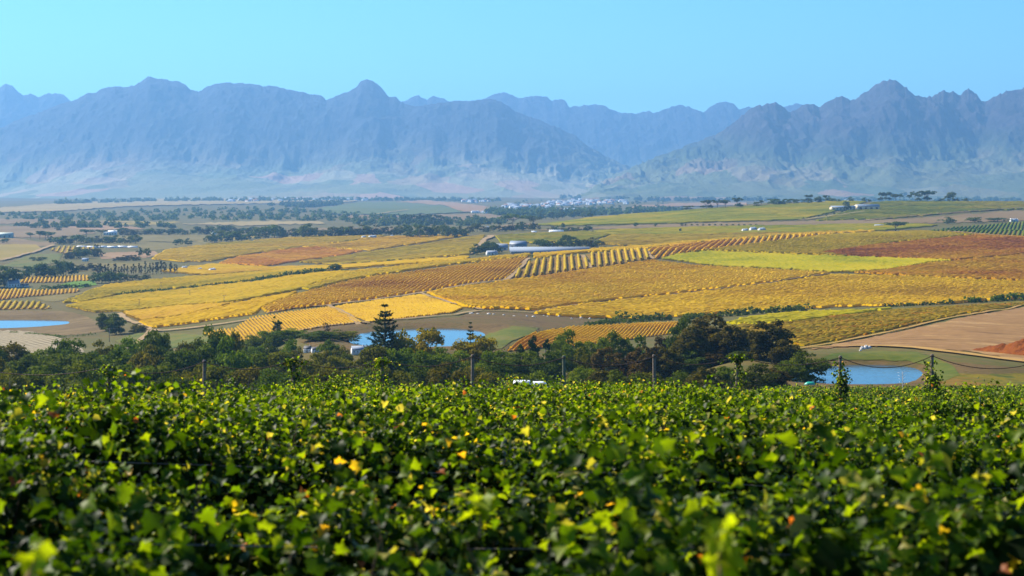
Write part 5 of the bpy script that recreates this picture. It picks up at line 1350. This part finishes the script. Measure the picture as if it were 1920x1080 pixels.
def barrel_shed(px, py, wpx, hpx, depth, label, wallm, roofm, rz=0.0, Ymin=230, name='shed', cat='shed', nseg=10, rise=.4, bays=0, group=None):
    c, s = place(px, py, Ymin)
    L, H = wpx * s, hpx * s; D_ = depth; He = H * (1 - rise)
    root = empty(name, c, rz); tag(root, label, cat, group)
    b = MB(); b.prism([(-D_ / 2, -.6), (D_ / 2, -.6), (D_ / 2, He)] + [(D_ / 2 * math.cos(a), He + (H - He) * .94 * math.sin(a)) for a in np.linspace(0, math.pi, nseg + 1)[1:-1]] + [(-D_ / 2, He)], -L / 2, L / 2, 'x'); b.build('wall', wallm, root)
    rb = MB()
    A = np.linspace(0, math.pi, nseg + 1)
    out = [(D_ / 2 * 1.03 * math.cos(a), He + (H - He) * math.sin(a) + .05) for a in A]; inn = [(D_ / 2 * .99 * math.cos(a), He + (H - He) * .95 * math.sin(a)) for a in A][::-1]
    for k in range(nseg):
        rb.prism([out[k], out[k + 1], inn[nseg - k - 1], inn[nseg - k]], -L / 2 - .3, L / 2 + .3, 'x')
    rb.build('roof', roofm, root)
    for k in range(bays):
        xx = -L / 2 + L * (k + .5) / bays
        db = MB(); db.box((xx, -D_ / 2 - .05, He * .4), (L / bays * .45, .12, He * .8)); db.box((xx, -D_ / 2 - .1, He * .82), (L / bays * .5, .14, .12)); db.build('door', DOORM, root)
    return root
def flat_shed(px, py, wpx, hpx, depth, label, wallm, roofm, rz=0.0, Ymin=230, name='shed', cat='shed', pitch=.35, group=None, nwin=5, Y=None):
    return gable_house(px, py, wpx, hpx, depth / 100, label, wallm, roofm, rz, Ymin, Y, nwin, name, cat, pitch, False, False, group)

# farm sheds behind the golden crest
flat_shed(1030, 474, 145, 11, 14, 'long low farm shed with a pale blue grey roof behind the golden crest', GREYROOF, GREYROOF, R(4), 1330, pitch=.7, nwin=9)
flat_shed(972, 470, 30, 18, 60, 'dark blue grey barn rising above the long farm shed', BLUEROOF, BLUEROOF, R(-12), 1420, name='barn', cat='barn', pitch=.30, nwin=3)
flat_shed(934, 470, 34, 13, 50, 'white walled shed with a pale roof left of the dark barn', WHITE, GREYROOF, R(8), 1430, pitch=.5, nwin=3)
gable_house(922, 478, 20, 8, .5, 'small white cottage half hidden by the trees left of the farm sheds', WHITE, GREYROOF, R(20), 1320, nwin=3, gables=False)
# winery on the green hill
flat_shed(1580, 395, 46, 9, 34, 'cream walled winery building on the green slope', CREAM, BLUEROOF, R(10), 1900, name='winery', cat='winery', pitch=.25, nwin=7)
barrel_shed(1625, 394, 42, 11, 16, 'arched blue grey cellar shed right of the cream winery', CREAM, BLUEROOF, R(8), 1900, bays=4)
# white tunnels and houses in the middle distance
barrel_shed(1043, 437, 26, 6, 8, 'white tunnel roof among dark trees behind the green field', PLASTIC, PLASTIC, R(6), 1600, 'tunnel', 'tunnel', bays=1, rise=.6)
barrel_shed(1001, 437, 8, 4, 6, 'small white tunnel end left of the bigger white tunnel', PLASTIC, PLASTIC, R(6), 1600, 'tunnel', 'tunnel', bays=1, rise=.6)
for k, (px, py, wp, hp) in enumerate(((1397, 435, 11, 6), (1412, 434, 12, 8), (1428, 434, 13, 7))):
    gable_house(px, py, wp, hp, .7, 'white cottage in the short row on the green flat, %s one of three' % ('left', 'middle', 'right')[k], WHITE, (GREYROOF, BLUEROOF, GREYROOF)[k], R(15 + 10 * k), 1600, nwin=3, gables=False, group='three white cottages on the flat')
gable_house(1901, 416, 13, 6, .6, 'small white house at the right edge beyond the dark green rows', WHITE, GREYROOF, R(10), 1600, nwin=3)
gable_house(1648, 425, 16, 4, .6, 'low bluish roofed shed left of the flat topped tree', WHITE, GREYROOF, R(5), 1500, nwin=3, gables=False)
# left flats
gable_house(24, 539, 22, 14, .62, 'white gabled house with a pale roof beside the dark trees on the left', WHITE, GREYROOF, R(35), 900, nwin=4)
gable_house(44, 538, 18, 6, .6, 'low dark roofed outbuilding right of the white gabled house', WHITE, DARKROOF, R(10), 900, nwin=3, gables=False)
gable_house(207, 441, 24, 9, .4, 'white manor house with gables among far trees', WHITE, WHITE, R(5), 1900, nwin=5, name='manor_house')
flat_shed(6, 446, 36, 10, 40, 'long grey green shed at the left edge of the plain', GREENGREY, GREENGREY, R(0), 1800, nwin=4)
for k in range(6):
    barrel_shed(154 + 19 * k, 464.5 + (k % 2) * .4, 17, 3.6, 7, 'long white growing tunnel in the row on the left flats', PLASTIC, PLASTIC, R(3), 1700, 'tunnel', 'tunnel', bays=1, rise=.6, group='row of white growing tunnels')
for k, (px, py, wp, hp, lb) in enumerate(((160, 490, 12, 6, 'grey roofed cottage between the orchard and the poplars'), (346, 505, 9, 6, 'small white cottage at the right end of the poplar row'), (398, 509, 12, 6, 'white cottage among shrubs at the left foot of the second hill'), (375, 507, 8, 5, 'pale shed between the two cottages at the left foot of the second hill'))):
    gable_house(px, py, wp, hp, .7, lb, WHITE, GREYROOF, R(12 + 20 * k), 1100, nwin=3, gables=False)
for k, (px, py) in enumerate(((686, 436), (702, 446), (682, 447), (695, 446.5), (775, 443), (735, 445), (915, 429), (390, 434), (401, 440), (530, 434))):
    gable_house(px, py, 7, 5, .8, 'tiny white cottage among the hazy trees of the plain', WHITE, GREYROOF, R(17 * k), 1900, nwin=2, gables=False, chimney=False, group='tiny cottages among the trees')
# cottages in the belt
gable_house(577, 660, 14, 11, .6, 'white cottage with a dark roof left part of the pair in the belt', WHITE, DARKROOF, R(-12), Ymin=380, nwin=3, gables=False)
gable_house(591, 660, 13, 9, .6, 'lower white cottage right part of the pair in the belt', WHITE, DARKROOF, R(20), Ymin=380, nwin=3, gables=False)
gable_house(673, 663, 28, 14, .55, 'white cottage left of the tall conifer at the near shore of the dam', WHITE, GREYROOF, R(14), Ymin=380, nwin=4, gables=False)
# town on the valley floor: small houses, copies of three kinds
def town_proto(seed, roofm):
    r = random.Random(seed); L, Wd, H, He = 15, 10, 7.0, 4.2
    b = MB(); b.prism([(-Wd / 2, -1), (Wd / 2, -1), (Wd / 2, He), (0, H - .1), (-Wd / 2, He)], -L / 2, L / 2, 'x')
    nb = sum(len(f) for f in b.f.values())
    b.box((L * .3, -Wd * .6, 1.6), (L * .35, Wd * .5, 5.2))
    wall = b.mesh('town_wall', WALLT)
    rb = MB()
    for sg in (-1, 1): rb.prism([(sg * (Wd / 2 + .5), He - .3), (sg * (Wd / 2 + .5), He), (0, H + .3), (0, H)], -L / 2 - .4, L / 2 + .4, 'x')
    return wall, rb.mesh('town_roof', roofm)
WALLT = solid('town_plaster', (0.80, 0.79, 0.76), 0.9, 0.1, 0.1)
TOWN = [town_proto(1, GREYROOF), town_proto(2, REDROOF), town_proto(3, GREYROOF), town_proto(4, GREYROOF)]
def town(P, n, Ymin, label, group, sc=1.0, seed=1):
    r = np.random.default_rng(seed); P = np.array(P, float); lo, hi = P.min(0), P.max(0); k = 0
    while k < n:
        q = r.uniform(lo, hi)
        if not inside(q[0:1], q[1:2], P)[0]: continue
        X, Y = hit(q[0], q[1], Ymin)
        root = empty('town_house', (X, Y, ground(X, Y)), r.uniform(-.6, .6)); root.scale = (sc * r.uniform(.7, 1.3),) * 3
        wl, rf = TOWN[int(r.integers(0, 4))]
        link('wall', wl, root); link('roof', rf, root)
        tag(root, label, 'house', group); k += 1
town([(1010, 386), (1040, 377), (1090, 373.5), (1160, 375), (1195, 378), (1180, 383), (1120, 384), (1060, 386), (1010, 388)], 110, 3000, 'small white house in the dense part of the far town', 'houses of the far town', .95, 1)
town([(942, 388), (990, 382), (1010, 386), (1000, 390), (1040, 391), (980, 393), (945, 392)], 30, 3000, 'small white house at the left lower edge of the far town', 'houses at the left edge of the far town', 1.0, 2)
town([(1035, 397), (1075, 394), (1080, 397), (1045, 401)], 12, 2800, 'small white house in the cluster below the far town', 'houses in the cluster below the far town', .9, 3)
town([(860, 378), (910, 375), (920, 379), (870, 381)], 14, 3000, 'tiny white house in the hamlet left of the far town', 'houses of the hamlet left of the town', 1.0, 4)
town([(410, 378), (540, 374), (700, 374), (700, 377), (540, 377.5), (420, 380)], 40, 4200, 'tiny pale house of the hazy settlement below the left massif', 'houses of the hazy settlement', 1.1, 5)
town([(880, 399), (925, 398), (925, 400.5), (882, 401)], 7, 2800, 'white shed in the short row on the pinkish far slope', 'sheds on the pinkish far slope', .7, 6)
town([(1500, 378), (1680, 375.5), (1700, 377), (1520, 380)], 12, 4200, 'white farmhouse under the right foothills', 'farmhouses under the right foothills', 1.1, 7)

# ------------------------------------------------------------------ small things
# white pickup at the end of the rows
def pickup(px, ytop, Y, label):
    paint = solid('white_paint', (0.80, 0.81, 0.82), 0.3, 0.5, 0.03)
    rubber = solid('tyre_rubber', (0.02, 0.02, 0.02), 0.9, 0.2, 0.2)
    steel = solid('wheel_steel', (0.4, 0.4, 0.42), 0.4, 0.5, 0.1)
    X = (px - CX) / F * Y; zb = ground(X, Y); Hh = -(ytop - HY) / F * Y
    root = empty('pickup_truck', (X, Y, max(zb, Hh - 2.05)), R(3)); tag(root, label, 'pickup')
    b = MB()
    b.prism([(-2.6, .45), (2.55, .45), (2.6, .95), (1.6, 1.12), (.95, 1.16), (.95, 1.1), (-2.6, 1.1)], -.88, .88)
    b.build('body', paint, root)
    cb = MB(); cb.prism([(-.75, 1.1), (1.5, 1.1), (.85, 1.85), (.6, 1.92), (-.55, 1.92), (-.72, 1.7)], -.80, .80); cab = cb.build('cab', paint, root)
    cp = MB(); cp.prism([(-2.58, 1.1), (-.78, 1.1), (-.78, 2.02), (-.95, 2.05), (-2.5, 2.05), (-2.58, 1.9)], -.84, .84); can = cp.build('canopy', paint, root)
    for y_ in (-1, 1):
        wb = MB(); wb.prism([(-.5, 1.2), (1.15, 1.2), (.72, 1.78), (-.45, 1.78)], y_ * .79, y_ * .815); wb.build('window', GLASSM, cab)
        w2 = MB(); w2.prism([(-2.4, 1.45), (-.95, 1.45), (-.95, 1.9), (-2.4, 1.9)], y_ * .83, y_ * .852); w2.build('window', GLASSM, can)
        for x_ in (-1.6, 1.6):
            t = MB(); t.tube([(x_, y_ * .72, .36), (x_, y_ * .92, .36)], .36, 18); tw = t.build('wheel', rubber, root)
            h_ = MB(); h_.tube([(x_, y_ * .90, .36), (x_, y_ * .935, .36)], .2, 14); h_.build('rim', steel, tw)
    for y_ in (-.62, .62):
        lb = MB(); lb.box((2.59, y_, .82), (.06, .34, .16)); lb.build('headlight', GLASSM, root)
    bb = MB(); bb.box((2.62, 0, .52), (.14, 1.7, .16)); bb.build('bumper', steel, root)
pickup(1008, 714, 205, 'white pickup with a canopy standing behind the vines left of the sixth chain post')
# upturned green dinghy at the pond
def dinghy(px, py, Y, Lpx, label):
    m = solid('green_hull', (0.02, 0.36, 0.22), 0.4, 0.5, 0.05); s = Y / F; L = Lpx * s
    X = (px - CX) / F * Y; z = -(py - HY) / F * Y
    xs = np.linspace(-1, 1, 13); V = []; n = 9
    for x in xs:
        wv = .30 * (1 - abs(x) ** 2.6) ** .6 + .02; hv = .22 * (1 - abs(x) ** 3) + .03
        for a in np.linspace(0, math.pi, n): V.append((x * L / 2, math.cos(a) * wv * L, math.sin(a) ** .8 * hv * L))
    Fc = [(i * n + k, i * n + k + 1, (i + 1) * n + k + 1, (i + 1) * n + k) for i in range(12) for k in range(n - 1)]
    b = MB(); b.add(V, Fc); root = empty('dinghy', (X, Y, max(z - .1, ground(X, Y))), R(-8)); tag(root, label, 'boat')
    b.build('hull', m, root, smooth=True)
    k_ = MB(); k_.tube([(-.9 * L / 2, 0, .10 * L), (-.5 * L / 2, 0, .235 * L), (.5 * L / 2, 0, .235 * L), (.9 * L / 2, 0, .10 * L)], .012 * L, 5); k_.build('keel', m, root)
dinghy(1519, 720, 322, 22, 'upturned turquoise green dinghy on the near shore of the pond')
# pale boulders beside the track
STONE = solid('pale_stone', (0.55, 0.50, 0.44), 0.9, 0.2, 0.3, 4)
def boulder(px, py, wpx, hpx, label, seed, mat=STONE, group=None):
    c, s = place(px, py)
    r = np.random.default_rng(seed); n, m = 14, 9; V = []
    for j in range(m):
        th = math.pi * .56 * j / (m - 1)
        for i in range(n):
            ph = 2 * math.pi * i / n; k = .75 + .5 * fbm(np.array([math.cos(ph) * 1.3 + j * .25]), np.array([math.sin(ph) * 1.3 + seed]), seed, 3)[0]
            V.append((math.sin(th) * math.cos(ph) * wpx * s / 2 * k, math.sin(th) * math.sin(ph) * wpx * s / 2 * k, math.cos(th) * hpx * s * k))
    Fc = [(j * n + i, j * n + (i + 1) % n, (j + 1) * n + (i + 1) % n, (j + 1) * n + i) for j in range(m - 1) for i in range(n)]
    b = MB(); b.add(V, Fc); o = b.build('boulder', mat, None, c); tag(o, label, 'boulder', group)
for k, (px, py, wp, hp, lb) in enumerate(((1617, 655, 9, 6, 'left pale boulder of the heap beside the ochre track'), (1624, 654, 10, 7, 'middle tallest pale boulder of the heap beside the ochre track'), (1630, 653, 9, 5, 'right pale boulder of the heap beside the ochre track'), (1613, 658, 5, 3, 'smallest pale boulder lying left of the heap'))):
    boulder(px, py, wp, hp, lb, 40 + k, group='boulders beside the ochre track')
for k in range(14):
    boulder(880 + k * 17 + random.uniform(-6, 6), 588 + .9 * k * random.uniform(.6, 1.1), random.uniform(4, 9), random.uniform(1.5, 3), 'pale rock on the bare ground behind the dam', 60 + k, group='rocks on the bare ground')
# red soil heap
def heap():
    m = soil('red_soil', [(0.3, (0.22, 0.06, 0.012)), (0.55, (0.36, 0.11, 0.02)), (0.75, (0.46, 0.17, 0.04))], 0.4, 2.0, 0.8)
    a = np.array(hit(1818, 657)); e = np.array(hit(1965, 672)); u = e - a; L = np.linalg.norm(u); u /= L; v = np.array([-u[1], u[0]])
    S, T_ = np.meshgrid(np.linspace(0, 1, 90), np.linspace(-1, 1, 26), indexing='ij')
    wid = 5.5 * np.clip(S / .5, .08, 1)
    X = a[0] + u[0] * L * S + v[0] * wid * (T_ + .9); Y = a[1] + u[1] * L * S + v[1] * wid * (T_ + .9)
    h = 3.4 * np.clip(S / .55, 0, 1) ** .8 * np.clip(1 - T_ ** 2, 0, 1) ** .8 * (.45 + .9 * fbm(X / 1.8, Y / 1.8, 3, 4))
    Z = zt(X, Y) + h - .05
    c = np.array([X.mean(), Y.mean(), Z.mean()]); V = np.stack([X, Y, Z], -1).reshape(-1, 3) - c
    i = np.arange(89)[:, None] * 26 + np.arange(25)[None]
    o = link('soil_heap', np_mesh('soil_heap', V, np.stack([i, i + 26, i + 27, i + 1], -1).reshape(-1, 4), m, smooth=True), None, c)
    tag(o, 'long heap of orange red soil at the right edge above the track', 'soil heap')
heap()
# slim utility poles on the left slope
for k, (px, py, h, lb) in enumerate(((205, 641, 26, 'slim utility pole in front of the dark pair of trees'), (261, 576, 16, 'slim utility pole low on the yellow slope'), (356, 558, 15, 'slim utility pole in the middle of the yellow slope'), (420, 569, 16, 'slim utility pole at the right of the yellow slope'), (302, 541, 12, 'slim utility pole at the top of the yellow slope'))):
    c, s = place(px, py, 500); H = h * s
    root = empty('utility_pole', c, R(20)); b = MB(); b.tube([(0, 0, -.3), (0, 0, H)], [.13, .09], 8); b.build('pole', POSTW, root)
    cb = MB(); cb.box((0, -.1, H * .93), (1.8, .1, .12)); cr = cb.build('crossarm', POSTW, root)
    ib = MB()
    for xx in (-.8, 0, .8): ib.tube([(xx, -.1, H * .93 + .06), (xx, -.1, H * .93 + .24)], [.05, .035], 6)
    ib.build('insulators', WHITE, cr)
    tag(root, lb, 'utility pole')
# bare sapling in front of the pond
X = (1692 - CX) / F * 165; Yb = 165.0; zb = ground(X, Yb)
root = empty('bare_sapling', (X, Yb, zb)); b = MB(); Hs_ = -(697 - HY) / F * Yb - zb
b.tube([(0, 0, 0), (.04, 0, Hs_ * .6), (0, 0, Hs_)], [.05, .04, .02], 6); b.build('trunk', STONE, root)
b = MB()
for q in range(9):
    z = Hs_ * (.62 + .04 * q); sg = (-1) ** q
    b.tube([(0, 0, z), (sg * .18, .1 * sg, z + .18), (sg * (.3 + .03 * q) * .8, .1, z + .28)], [.022, .014, .008], 5)
b.build('twigs', STONE, root); tag(root, 'pale bare sapling standing before the pond between the last two chain posts', 'sapling')

# ------------------------------------------------------------------ the air between
def haze():
    m = bpy.data.materials.new('haze_air'); m.use_nodes = True
    n, l = m.node_tree.nodes, m.node_tree.links
    n.remove(n['Principled BSDF'])
    v = n.new('ShaderNodeVolumePrincipled')
    v.inputs['Color'].default_value = HAZE_COLOR
    v.inputs['Density'].default_value = HAZE_DENSITY
    v.inputs['Anisotropy'].default_value = 0.3
    l.new(v.outputs[0], n['Material Output'].inputs['Volume'])
    m.cycles.homogeneous_volume = True if hasattr(m.cycles, 'homogeneous_volume') else True
    b = MB(); b.box((0, 8800, 330), (24000, 18200, 900))
    o = b.build('haze', m); tag(o, kind='stuff')
haze()
